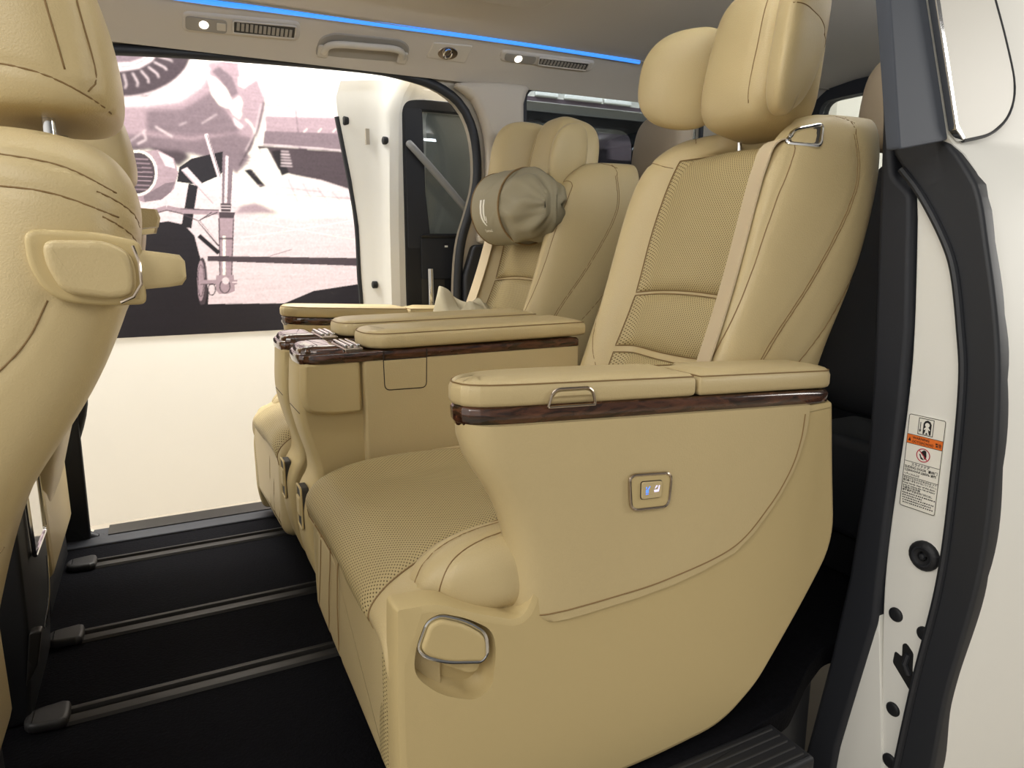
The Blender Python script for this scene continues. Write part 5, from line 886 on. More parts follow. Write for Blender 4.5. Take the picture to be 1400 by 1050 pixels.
def hdr_stack(name, outline, levels, m, parent=None, sharp=45):
    V, F = stack_geo([np.array(q) for q in outline], levels, 'xy')
    return link_mesh(name, [hdr(*v) for v in V], F, [m], parent, sharp=sharp)


for nm, sg in (('trim_5', 1), ('trim_6', -1)):
    MIR = sg
    P = [hdr(0, s, h) for s, h in ((-0.012, 0.012), (0.0, 0.002), (0.03, 0), (0.12, 0), (0.158, 0.006), (0.178, 0.010), (0.186, 0.0), (0.185, -0.03), (0.1, -0.04), (0.0, -0.02))]
    V, F = loft([[(x, p[1], p[2]) for p in P] for x in (-1.0, 2.75)])
    struct(link_mesh(nm, V, F, [M['trim']], None, sharp=50))
MIR = 1.0
# recessed ceiling panel edge
struct(slab('trim_7', roundpoly([(0.15, -0.34), (1.085, -0.34), (1.085, 0.325), (0.15, 0.325)], 0.05, 6), 1.625, 1.588, M['headliner'], None, 'xy', 0.012))
o = box('wall_rear', (2.70, -0.80, 0.0), (2.76, 0.80, 1.60), M['dark'], None, 0.004)
rearwin = roundpoly([(-0.66, 1.00), (0.66, 1.00), (0.66, 1.54), (-0.66, 1.54)], 0.06, 5)
cut_holes(o, [rearwin], 'yz', 2.6, 2.9); struct(o)
struct(slab('window_2', rearwin, 2.725, 2.730, M['tinted'], None, 'yz', 0.0008))
struct(box('wall_end', (4.9, -3.0, -0.52), (5.0, 2.40, 3.4), M['wall'], None, 0.004))
o = slab('floor', roundpoly([(-1.0, -0.795), (0.90, -0.795), (1.06, -0.775), (1.20, -0.70), (1.30, -0.66), (2.72, -0.66), (2.72, 0.80), (-1.0, 0.80)], 0.02, 3), -0.05, 0.0, M['carpet'], None, 'xy', 0.002); struct(o)
struct(slab('trim_14', roundpoly([(-1.0, -0.78), (0.90, -0.78), (1.06, -0.76), (1.20, -0.685), (1.28, -0.655), (1.28, -0.60), (-1.0, -0.60)], 0.02, 3), -0.46, -0.04, M['black'], None, 'xy', 0.002))
# sill step below the far doorway
struct(slab('trim_8', roundpoly([(0.735, -0.08), (0.735, 0.006), (0.775, 0.014), (0.865, 0.010), (0.88, -0.08)], 0.006, 3), -1.0, 1.02, M['dark'], None, 'yz', 0.002))
struct(slab('trim_9', roundpoly([(0.782, 0.012), (0.782, 0.017), (0.872, 0.015), (0.872, 0.010)], 0.001, 2), -0.20, 0.98, M['steel'], None, 'yz', 0.001))
# ribbed step plate at the near doorway
o = box('trim_10', (0.30, -0.900, -0.06), (0.985, -0.795, 0.004), M['black'], None, 0.008); struct(o)
parts = []
for k in range(5):
    y = -0.812 - 0.018 * k
    v, f = tube_geo([(0.36 + 0.0 * k, y, 0.0045), (0.97, y, 0.0045)], 0.0022, 6); parts.append((v, f, 0))
V, F, mi = merge(*parts); r = link_mesh('step_ribs', V, F, [M['railplastic']], o, mi)

# ------------------------------------------------------------------ near body side and opened near sliding door
struct(slab('trim_11', roundpoly(BODYSEAL, 0.012, 3), 1.285, 1.40, M['dark'], None, 'yz', 0.010))
struct(slab('trim_12', roundpoly(WEDGE, 0.004, 2), 1.296, 1.36, M['white'], None, 'yz', 0.002))
# inner side of the near rear quarter, behind the seats
struct(slab('wall_left', [(1.38, -0.40), (2.72, -0.40), (2.72, 1.0), (1.38, 1.0)], -0.80, -0.70, M['dark'], None, 'xz', 0.01))
D = bpy.data.objects.new('door_2', None); COL.objects.link(D); D.location = (1.30, -0.86, 0.0); struct(D)
slab('door_edge', catmull(STRIP, 0.02, True), 1.30, 1.345, M['white'], D, 'yz', 0.003)
slab('door_seal', catmull(RUBBER, 0.02, True), 1.287, 1.34, M['rubber'], D, 'yz', 0.007)
tube('seal_lip', [(1.284, a - 0.0, b) for a, b in [(-0.741, 1.048), (-0.783, 1.0), (-0.833, 0.924), (-0.862, 0.861), (-0.886, 0.757), (-0.901, 0.664), (-0.907, 0.499), (-0.906, 0.279), (-0.882, 0.045), (-0.862, -0.2)]], 0.007, M['rubber'], D, 8)
# outer skin: curved sheet running back from the seal
yz = [(-0.32, -0.905), (-0.169, -0.927), (0.055, -0.944), (0.311, -0.972), (0.519, -0.971), (0.675, -0.959), (0.788, -0.940), (0.912, -0.909), (0.988, -0.888), (1.033, -0.866), (1.065, -0.845), (1.085, -0.826), (1.10, -0.821), (1.45, -0.821)]
xf = [1.31, 1.31, 1.31, 1.31, 1.31, 1.31, 1.31, 1.31, 1.31, 1.31, 1.305, 1.295, 1.283, 1.12]
rows = []
for (z, y), x in zip(yz, xf):
    rows.append([(x, y, z), (x + 0.02, y - 0.006, z), (1.6, y - 0.012, z), (2.2, y, z), (2.2, y + 0.03, z), (1.6, y + 0.03, z), (x, y + 0.03, z)])
V, F = loft(rows)
link_mesh('outer_skin', V, F, [M['white']], D, sharp=45)
slab('pillar_cover', roundpoly(UPL, 0.006, 3), -0.826, -0.80, M['pillar_sheen'], D, 'xz', 0.003)
wn = slab('door_window', roundpoly(GLASS, [0.004, 0.01, 0.02, 0.01, 0.02, 0.02, 0.02, 0.02, 0.01, 0.01, 0.004], 4), -0.838, -0.832, M['pale_glass'], D, 'xz', 0.002)
slab('chrome_moulding', CHROME, -0.842, -0.828, M['chrome'], D, 'xz', 0.002)
tube('window_seal', [(a, -0.836, b) for a, b in GLASS[3:]], 0.0035, M['rubber'], D, 8)


def circle(y, z, r, n=20):
    return [np.array((y + r * math.cos(2 * math.pi * k / n), z + r * math.sin(2 * math.pi * k / n))) for k in range(n)]


for y, z, r in ((-0.819, 0.161, 0.0150), (-0.880, 0.150, 0.0150), (-0.836, -0.046, 0.0150), (-0.842, -0.165, 0.016)):
    stack('rubber_plug', circle(y, z, r), [(0, 1.302), (0, 1.298), (0.002, 1.2955), (0.005, 1.2945), (0.009, 1.294)], M['black'], D, 'yz')
pg = stack('door_stop', circle(-0.863, 0.309, 0.030), [(0, 1.302), (0, 1.294), (0.004, 1.290), (0.009, 1.288), (0.012, 1.291), (0.02, 1.292)], M['black'], D, 'yz')
tube('stop_ring', [(1.290, a, b) for a, b in circle(-0.863, 0.309, 0.019)], 0.0025, M['rubber'], pg, 6, True, smooth=False)
stack('stop_pin', circle(-0.863, 0.309, 0.006), [(0, 1.293), (0.001, 1.288), (0.004, 1.287)], M['rubber'], pg, 'yz')
slab('latch_opening', roundpoly([(-0.826, 0.083), (-0.824, 0.056), (-0.872, 0.010), (-0.880, 0.012), (-0.878, 0.040), (-0.866, 0.060), (-0.864, 0.098), (-0.848, 0.112), (-0.840, 0.107), (-0.842, 0.078)], 0.005, 3), 1.302, 1.2985, M['hole'], D, 'yz', 0.0005)
tube('latch_claw', [(1.297, -0.855, 0.092), (1.294, -0.852, 0.070), (1.297, -0.862, 0.050)], 0.006, M['rubber'], D, 8)

# ------------------------------------------------------------------ warning label on the near door's edge
LB = thing('warning_label', 'tall white door warning label with orange band and red prohibition circle on white door edge', 'label', (1.2985, -0.8375, 0.393))


def lab(u, v, x=1.2975):
    return (x, -0.801 - 0.0725 * u, 0.5835 - 0.1895 * v)


def lab_poly(polys, x):
    parts = []
    for pl in polys:
        parts.append(([lab(u, v, x) for u, v in pl], [tuple(range(len(pl)))], 0))
    return merge(*parts)


def lab_obj(name, polys, m, x=1.2974):
    V, F, mi = lab_poly(polys, x)
    return link_mesh(name, V, F, [m], LB, mi, sharp=0)


def rect(u0, v0, u1, v1): return [(u0, v0), (u1, v0), (u1, v1), (u0, v1)]


slab('label_sheet', roundpoly([lab(0, 0)[1:], lab(1, 0)[1:], lab(1, 1)[1:], lab(0, 1)[1:]], 0.004, 4), 1.3005, 1.2978, M['labelwhite'], LB, 'yz', 0.0002)
tube('label_border', [(1.2976, q[0], q[1]) for q in roundpoly([lab(.012, .006)[1:], lab(.988, .006)[1:], lab(.988, .994)[1:], lab(.012, .994)[1:]], 0.004, 4)], 0.0006, M['ink'], LB, 6, True, smooth=False)
lab_obj('orange_band', [rect(0.015, 0.215, 0.985, 0.310)], M['orange'], 1.2974)
for v in (0.212, 0.308, 0.500, 0.660):
    lab_obj('rule_line', [rect(0.015, v, 0.985, v + 0.005)], M['ink'], 1.2971)
AR = 0.0725 / 0.1895


def disc(cu, cv, r, n=18, a0=0, a1=360):
    return [(cu + r * math.cos(math.radians(a0 + (a1 - a0) * k / n)), cv + r * AR * math.sin(math.radians(a0 + (a1 - a0) * k / n))) for k in range(n + (a1 - a0 != 360))]


def annulus(cu, cv, r0, r1, n=24):
    A, B = disc(cu, cv, r0, n), disc(cu, cv, r1, n)
    return [[A[k], A[(k + 1) % n], B[(k + 1) % n], B[k]] for k in range(n)]


door_arch = [(0.42, 0.185), (0.42, 0.075), (0.46, 0.048), (0.53, 0.036), (0.60, 0.048), (0.64, 0.075), (0.64, 0.185)]
frame = [rect(0.285, 0.022, 0.70, 0.029), rect(0.285, 0.190, 0.70, 0.197), rect(0.285, 0.022, 0.302, 0.197), rect(0.683, 0.022, 0.70, 0.197)]
lab_obj('door_symbol', frame + [door_arch, rect(0.335, 0.065, 0.355, 0.150), [(0.315, 0.145), (0.375, 0.145), (0.345, 0.175)]], M['ink'], 1.2973)
lab_obj('child_symbol', [disc(0.53, 0.085, 0.062), [(0.50, 0.105), (0.56, 0.105), (0.615, 0.130), (0.605, 0.140), (0.565, 0.130), (0.575, 0.155), (0.60, 0.182), (0.565, 0.184), (0.53, 0.160), (0.495, 0.184), (0.46, 0.182), (0.485, 0.155), (0.495, 0.130), (0.455, 0.140), (0.445, 0.130)]], M['labelwhite'], 1.2970)
lab_obj('hand_symbol', [[(0.44, 0.375), (0.52, 0.348), (0.58, 0.355), (0.60, 0.405), (0.59, 0.440), (0.55, 0.445), (0.50, 0.40)], [(0.40, 0.400), (0.43, 0.395), (0.46, 0.425), (0.53, 0.445), (0.53, 0.455), (0.45, 0.447)]], M['ink'], 1.2973)
lab_obj('prohibition_circle', annulus(0.51, 0.405, 0.165, 0.190) + [[(0.385, 0.365), (0.405, 0.358), (0.635, 0.445), (0.615, 0.452)]], M['red'], 1.2970)
lab_obj('warning_triangle', [[(0.055, 0.285), (0.135, 0.285), (0.095, 0.243)]], M['ink'], 1.2970)


def lab_text(lines, x=1.2970):
    for s, u, v, h, w in lines:
        V, F = text_geo(s, 1.0)
        if not V: continue
        A = np.array(V); x0, x1 = A[:, 0].min(), A[:, 0].max(); y0, y1 = 0.0, 0.73
        P = [lab(u + (p[0] - x0) / (x1 - x0) * w, v - (p[1] - y0) / (y1 - y0) * h, x) for p in V]
        link_mesh('label_lettering', P, F, [M['ink']], LB, None, sharp=0)


lab_text([('WARNING', 0.17, 0.255, 0.026, 0.46), ('ОСТОРОЖНО', 0.17, 0.296, 0.026, 0.58), ('警告', 0.80, 0.285, 0.032, 0.16),
          ('スライドドア', 0.22, 0.540, 0.028, 0.50), ('SLIDING DOOR  滑动门', 0.04, 0.573, 0.026, 0.90), ('СДВИЖНАЯ ДВЕРЬ 滑門', 0.05, 0.606, 0.022, 0.86), ('باب منزلق', 0.05, 0.640, 0.022, 0.42),
          ('手をはさむおそれがあるため ドア', 0.04, 0.690, 0.018, 0.92), ('開口部へ手をかけないでください。', 0.04, 0.716, 0.018, 0.92), ('Keep hands clear of the door', 0.04, 0.744, 0.018, 0.90), ('area to reduce the risk of injury', 0.04, 0.770, 0.018, 0.90),
          ('为避免夹伤手指', 0.04, 0.797, 0.018, 0.50), ('请不要将手放在车门开口处。', 0.04, 0.824, 0.018, 0.84)])
# the finest lines of print are only ticks at this size
random.seed(4)
for row, v in enumerate((0.852, 0.878, 0.904, 0.930, 0.956)):
    u = 0.05 + 0.01 * row; tick = []
    while u < (0.93, 0.60, 0.93, 0.86, 0.90)[row]:
        w = random.uniform(0.022, 0.040); tick.append(rect(u, v - 0.013, u + w, v)); u += w + random.uniform(0.012, 0.03)
    lab_obj('fine_print', tick, M['ink'], 1.2971)

# ------------------------------------------------------------------ opened far sliding door
D1 = bpy.data.objects.new('door_1', None); COL.objects.link(D1); D1.location = (0.8, 0.98, 0.0); struct(D1)
zs = [1.50, 1.44, 1.375, 1.143, 0.982, 0.80, 0.704, 0.40, 0.0, -0.2]
xo = [0.668, 0.648, 0.653, 0.691, 0.710, 0.712, 0.716, 0.72, 0.72, 0.72]
xi = [0.86, 0.825, 0.806, 0.796, 0.792, 0.790, 0.790, 0.79, 0.79, 0.79]
rows = []
for z, a, b in zip(zs, xo, xi):
    rows.append([(a, 1.066, z), (a - 0.002, 1.052, z), (a * .55 + b * .45, 1.000, z), (a * .25 + b * .75, 0.972, z), (a * .1 + b * .9, 0.94, z), (b, 0.918, z), (b + 0.03, 0.906, z), (b + 0.055, 0.912, z), (b + 0.06, 0.94, z), (1.2, 1.02, z), (1.2, 1.066, z)])
V, F = loft(rows)
link_mesh('door_edge', V, F, [M['white']], D1, sharp=35)
tube('edge_seal', [(a - 0.004, 1.058, z) for a, z in zip(xo[2:], zs[2:])], 0.0105, M['rubber'], D1, 8)
inner = [(0.846, 1.40), (0.87, 1.425), (0.92, 1.435), (2.0, 1.435), (2.0, -0.2), (0.846, -0.2)]
win = roundpoly([(0.885, 1.400), (1.90, 1.40), (1.90, 0.90), (0.930, 0.90), (0.895, 1.10)], [0.03, 0.08, 0.08, 0.05, 0.03], 5)
o = slab('door_lining', roundpoly(inner, [0.02, 0.04, 0.03, 0.02, 0.02, 0.02], 4), 0.955, 0.908, M['black'], D1, 'xz', 0.004)
cut_holes(o, [win], 'xz', 0.85, 1.0)
slab('door_frame', roundpoly([(0.86, 1.48), (2.0, 1.48), (2.0, 1.40), (0.86, 1.40)], 0.01, 2), 1.06, 0.95, M['white'], D1, 'xz', 0.004)
slab('door_glass', [(0.87, 1.41), (1.92, 1.41), (1.92, 0.88), (0.87, 0.88)], 0.962, 0.958, M['tinted'], D1, 'xz', 0.0005)
slab('inner_pillar', roundpoly([(0.855, 1.40), (0.925, 1.40), (0.93, 1.10), (0.95, 0.90), (0.855, 0.90)], 0.01, 3), 0.93, 0.905, M['dark'], D1, 'xz', 0.004)
tube('grab_bar', [(0.868, 0.898, 1.275), (0.880, 0.885, 1.258), (0.97, 0.88, 1.166), (1.065, 0.88, 1.066), (1.13, 0.89, 1.00)], 0.0135, M['bargrey'], D1, 10)['label'] = 'slanting grey grab bar'
pk = slab('door_switch_panel', roundpoly([(0.905, 0.955), (1.10, 0.958), (1.10, 0.80), (1.04, 0.785), (0.905, 0.785)], [0.01, 0.01, 0.03, 0.05, 0.01], 4), 0.912, 0.900, M['dark'], D1, 'xz', 0.003)
box('panel_edge', (0.905, 0.893, 0.940), (1.10, 0.902, 0.950), M['steel'], pk, 0.002)
box('switch_symbol', (1.000, 0.8985, 0.905), (1.012, 0.9005, 0.912), M['print'], pk, 0.0004)
tube('switch_arc', [(0.994, 0.899, 0.918), (1.006, 0.899, 0.921), (1.018, 0.899, 0.918)], 0.0012, M['steel'], pk, 5)
hd = tube('door_handle', [(0.935, 0.888, 0.825), (0.935, 0.885, 0.74), (0.935, 0.888, 0.62)], 0.012, M['chrome'], D1, 10)
slab('handle_recess', roundpoly([(0.905, 0.79), (1.0, 0.79), (1.0, 0.60), (0.905, 0.60)], 0.01, 3), 0.912, 0.905, M['slot'], D1, 'xz', 0.002)
for x, y, z, r in ((0.672, 1.040, 1.36, 0.016), (0.786, 0.935, 1.285, 0.014), (0.745, 0.995, 0.765, 0.014)):
    stack('rubber_plug', circle(y, z, r, 14), [(0, x + 0.012), (0, x - 0.004), (0.005, x - 0.007)], M['black'], D1, 'yz')
slab('door_label', [(1.015, 1.33), (0.985, 1.33), (0.985, 1.275), (1.015, 1.275)], 0.748, 0.733, M['trimlight'], D1, 'yz', 0.001)

# ------------------------------------------------------------------ windows
struct(slab('window_1', quarter, 0.832, 0.838, M['darkglass'], None, 'xz', 0.0008))
tube('trim_13', [(p[0], 0.800, p[1]) for p in quarter], 0.010, M['rubber'], None, 8, True, smooth=False)['kind'] = 'structure'

# ------------------------------------------------------------------ garage (setting)
struct(box('wall_back', (-4.0, 2.36, -0.52), (6.0, 2.46, 3.4), M['wall'], None, 0.004))
o = box('ground', (-6, -6, -0.60), (8, 2.40, -0.50), M['concrete'], None, 0.004); struct(o)

# ------------------------------------------------------------------ poster
PO = thing('poster', 'wide black and white aeroplane poster with engine and wheel on the white garage wall', 'poster', (1.2, 2.35, 0.46))
slab('poster_sheet', [(-1.4, 0.46), (3.6, 0.46), (3.6, 1.82), (-1.4, 1.82)], 2.362, 2.352, TONES[0], PO, 'xz', 0.001)
# the printed picture: flat areas and strokes are drawn into a fine grid of coloured dots, like the print itself
PX0, PX1, PZ0, PZ1 = -1.4, 3.6, 0.46, 1.82
gx = np.concatenate([np.arange(PX0, -0.25, 0.02), np.arange(-0.25, 2.05, 0.004), np.arange(2.05, PX1 + 0.001, 0.025)]); gz = np.arange(PZ0, PZ1 + 0.001, 0.004)
GX, GZ = np.meshgrid(gx, gz)
TC = np.array([srgb(h) for h in ('#f6efe4', '#dccbd0', '#a48f98', '#7b6c74', '#4a4046', '#242126')])
img = np.tile(TC[0], (len(gz), len(gx), 1))


def blur(a, n):
    for _ in range(n):
        p = np.pad(a, ((1, 1), (0, 0), (0, 0)), 'edge'); a = (p[:-2] + 2 * p[1:-1] + p[2:]) / 4
        p = np.pad(a, ((0, 0), (1, 1), (0, 0)), 'edge'); a = (p[:, :-2] + 2 * p[:, 1:-1] + p[:, 2:]) / 4
    return a


for t, pl in ART:
    if t == 'blur':
        img = blur(img, pl); continue
    P = np.array(pl); lo = P.min(0) - .004; hi = P.max(0) + .004
    i0, i1 = np.searchsorted(gx, (lo[0], hi[0])); j0, j1 = np.searchsorted(gz, (lo[1], hi[1]))
    if i1 <= i0 or j1 <= j0: continue
    X = GX[j0:j1, i0:i1]; Z = GZ[j0:j1, i0:i1]; cov = np.zeros(X.shape)
    for ox, oz in ((-.001, -.001), (.001, -.001), (-.001, .001), (.001, .001)):
        ins = np.zeros(X.shape, bool)
        for k in range(len(P)):
            x1, z1 = P[k]; x2, z2 = P[(k + 1) % len(P)]
            if z1 == z2: continue
            c = ((z1 > Z + oz) != (z2 > Z + oz)) & (X + ox < (x2 - x1) * (Z + oz - z1) / (z2 - z1) + x1)
            ins ^= c
        cov += ins * 0.25
    img[j0:j1, i0:i1] = img[j0:j1, i0:i1] * (1 - cov[..., None]) + TC[t] * cov[..., None]
rng = np.random.default_rng(3)
grain = blur(rng.normal(0, 1, img.shape[:2] + (1,)), 1) * 0.10 + np.repeat(blur(rng.normal(0, 1, (len(gz), 60, 1)), 1), len(gx) // 60 + 1, 1)[:, :len(gx)] * 0.07
img = np.clip(img * (1 + grain), 0.012, 0.93)
V = np.stack([GX.ravel(), np.full(GX.size, 2.3512), GZ.ravel()], 1)
nx = len(gx); idx = (np.arange(len(gz) - 1)[:, None] * nx + np.arange(nx - 1)[None]).ravel()
me = bpy.data.meshes.new('aeroplane_picture')
me.from_pydata(V.tolist(), [], np.stack([idx, idx + 1, idx + nx + 1, idx + nx], 1).tolist())
ca = me.color_attributes.new('print', 'FLOAT_COLOR', 'POINT')
ca.data.foreach_set('color', np.concatenate([img.reshape(-1, 3), np.ones((GX.size, 1))], 1).ravel())
pm = mat('poster print', '#ffffff', 0.35, 0, 0.3)
_a = pm.node_tree.nodes.new('ShaderNodeAttribute'); _a.attribute_name = 'print'
pm.node_tree.links.new(_a.outputs['Color'], pm.node_tree.nodes['Principled BSDF'].inputs['Base Color'])
me.materials.append(pm)
o = bpy.data.objects.new('aeroplane_picture', me); COL.objects.link(o); put_parent(o, PO)

# ------------------------------------------------------------------ lamp tubes on the wall above the poster, seen through the rear window
for (a, b), w in zip(((2.19, 2.345), (2.40, 2.675), (2.70, 2.905), (2.99, 3.2)), ('first', 'second', 'third', 'last')):
    t = thing('wall_lamp', w + ' of four white lamp bars seen along the top of the far rear window', 'lamp', ((a + b) / 2, 2.36, 1.842), 'lamp bars above the poster')
    box('lamp_tube', (a, 2.335, 1.828), (b, 2.35, 1.856), M['tube'], t, 0.004)
    box('lamp_back', (a - 0.005, 2.35, 1.824), (b + 0.005, 2.361, 1.860), M['white'], t, 0.002)

# ------------------------------------------------------------------ roof-side fittings
t = tag(tube('light_strip', [hdr(x, s, 0.006) for x, s in ((-0.9, 0.012), (0.14, 0.008), (0.33, 0.004), (0.74, -0.003), (1.147, -0.008), (1.55, -0.006), (1.68, -0.004))], 0.0075, M['blue'], None, 8),
        'long glowing blue light strip along the edge of the headliner', 'light')


def lamp_unit(label, housing, panel, lens, sw, vent, slats):
    L = thing('lamp_and_vent', label, 'lamp', hdr(*np.mean(np.array(housing), 0)), 'roof side lamp and vent units')
    hdr_stack('housing', roundpoly(housing, 0.018, 6), [(-0.004, -0.002), (0, 0.002), (0.004, 0.0045), (0.008, 0.0055)], M['trim'], L)
    pn = hdr_stack('lamp_panel', roundpoly(panel, 0.012, 5), [(0, 0.003), (0, 0.007), (0.002, 0.008)], M['panelgrey'], L)
    hdr_stack('lamp_lens', [(lens[0] + lens[2] * math.cos(a), lens[1] + lens[2] * math.sin(a)) for a in np.linspace(0, 2 * math.pi, 20)[:-1]], [(0, 0.006), (0, 0.0095), (0.003, 0.0105)], M['lamp'], pn)
    if sw: hdr_stack('lamp_switch', roundpoly(sw, 0.003, 3), [(0, 0.006), (0, 0.0095), (0.0015, 0.010)], M['trimlight'], pn)
    vt = hdr_stack('vent_slot', roundpoly(vent, 0.006, 4), [(0, 0.003), (0, 0.0075)], M['slot'], L)
    vr = roundpoly(vent, 0.006, 4)
    tv, tfc = tube_geo([hdr(q[0], q[1], 0.008) for q in vr], 0.0028, 6, True); link_mesh('vent_frame', tv, tfc, [M['trim']], vt)
    x0, x1 = vent[0][0] + 0.008, vent[1][0] - 0.008; s0, s1 = vent[0][1] + 0.004, vent[2][1] - 0.004
    for k in range(slats):
        x = x0 + (x1 - x0) * (k + 0.5) / slats
        hdr_stack('vent_slat', [(x - 0.004, s0), (x + 0.004, s0), (x + 0.004, s1), (x - 0.004, s1)], [(0, 0.004), (0, 0.0105)], M['panelgrey'], vt)


lamp_unit('lit round lamp with vent on the roof side, ahead of the grab handle', [(0.137, 0.053), (0.454, 0.034), (0.458, 0.100), (0.135, 0.119)], [(0.142, 0.062), (0.252, 0.060), (0.252, 0.106), (0.142, 0.108)], (0.19, 0.083, 0.0125),
          [(0.224, 0.070), (0.248, 0.069), (0.249, 0.094), (0.225, 0.095)], [(0.268, 0.056), (0.444, 0.046), (0.445, 0.090), (0.269, 0.098)], 13)
lamp_unit('lit round lamp with vent on the roof side, behind the coat hook', [(1.125, 0.030), (1.500, 0.022), (1.505, 0.070), (1.135, 0.076)], [(1.140, 0.038), (1.262, 0.035), (1.265, 0.068), (1.150, 0.070)], (1.196, 0.053, 0.0135),
          None, [(1.272, 0.036), (1.478, 0.030), (1.480, 0.063), (1.280, 0.066)], 14)
G = thing('grab_handle', 'folded greige grab handle on the roof side above the doorway', 'handle', hdr(0.66, 0.1))
hdr_stack('handle_recess', roundpoly([(0.512, 0.150), (0.522, 0.078), (0.560, 0.056), (0.772, 0.048), (0.806, 0.070), (0.812, 0.132)], [0.01, 0.02, 0.03, 0.03, 0.02, 0.01], 5), [(-0.003, -0.001), (0, 0.002), (0.003, 0.0035)], M['panelgrey'], G)
V, F = tube_geo(catmull([hdr(0.535, 0.128, 0.006), hdr(0.548, 0.094, 0.014), hdr(0.585, 0.080, 0.018), hdr(0.66, 0.074, 0.020), hdr(0.74, 0.071, 0.018), hdr(0.778, 0.082, 0.014), hdr(0.792, 0.112, 0.006)], 0.008), 0.0105, 10)
link_mesh('handle_bar', V, F, [M['trimlight']], G)
for x, s in ((0.535, 0.125), (0.792, 0.112)):
    hdr_stack('handle_mount', roundpoly([(x - 0.016, s - 0.022), (x + 0.016, s - 0.022), (x + 0.016, s + 0.022), (x - 0.016, s + 0.022)], 0.008, 3), [(0, 0), (0, 0.008), (0.004, 0.011)], M['trimlight'], G)
K = thing('coat_hook', 'round chrome coat hook on a square plate on the roof side', 'hook', hdr(0.945, 0.07))
hdr_stack('hook_plate', roundpoly([(0.873, 0.101), (0.880, 0.040), (1.016, 0.032), (1.014, 0.105)], 0.008, 4), [(-0.002, -0.001), (0, 0.002), (0.002, 0.003)], M['trimlight'], K)
hdr_stack('hook_dish', [(0.940 + 0.036 * math.cos(a), 0.073 + 0.026 * math.sin(a)) for a in np.linspace(0, 2 * math.pi, 24)[:-1]], [(0, 0.002), (0.002, 0.005)], M['bronze'], K)
V, F = tube_geo([hdr(0.938 + 0.014 * math.cos(a), 0.071 + 0.018 * math.sin(a), 0.009) for a in np.linspace(0, 2 * math.pi, 20)[:-1]], 0.003, 8, True)
link_mesh('hook_ring', V, F, [M['chrome']], K)

# ------------------------------------------------------------------ floor rails
for y, w in ((0.59, 'farthest of three, beside the far sill'), (0.16, 'middle one of three'), (-0.16, 'nearest of three')):
    R = thing('seat_rail', 'dark metal seat rail in the carpet, ' + w, 'rail', (0.4, y, 0.0), 'seat rails in the carpet')
    prof = [(y - 0.030, 0.001), (y - 0.026, 0.007), (y - 0.010, 0.010), (y - 0.007, 0.0095), (y - 0.0045, 0.003), (y + 0.0045, 0.003), (y + 0.007, 0.0125), (y + 0.010, 0.013), (y + 0.026, 0.008), (y + 0.030, 0.001)]
    V, F = loft([[(x, a, b) for a, b in prof] for x in (-0.225, 1.45)])
    link_mesh('rail_track', V, F, [M['steel']], R, sharp=30)
    slab('rail_cap', catmull([(-0.222, y - 0.031), (-0.222, y + 0.031), (-0.25, y + 0.034), (-0.285, y + 0.026), (-0.295, y), (-0.285, y - 0.026), (-0.25, y - 0.034)], 0.01, True), 0.0, 0.021, M['railplastic'], R, 'xy', 0.008)

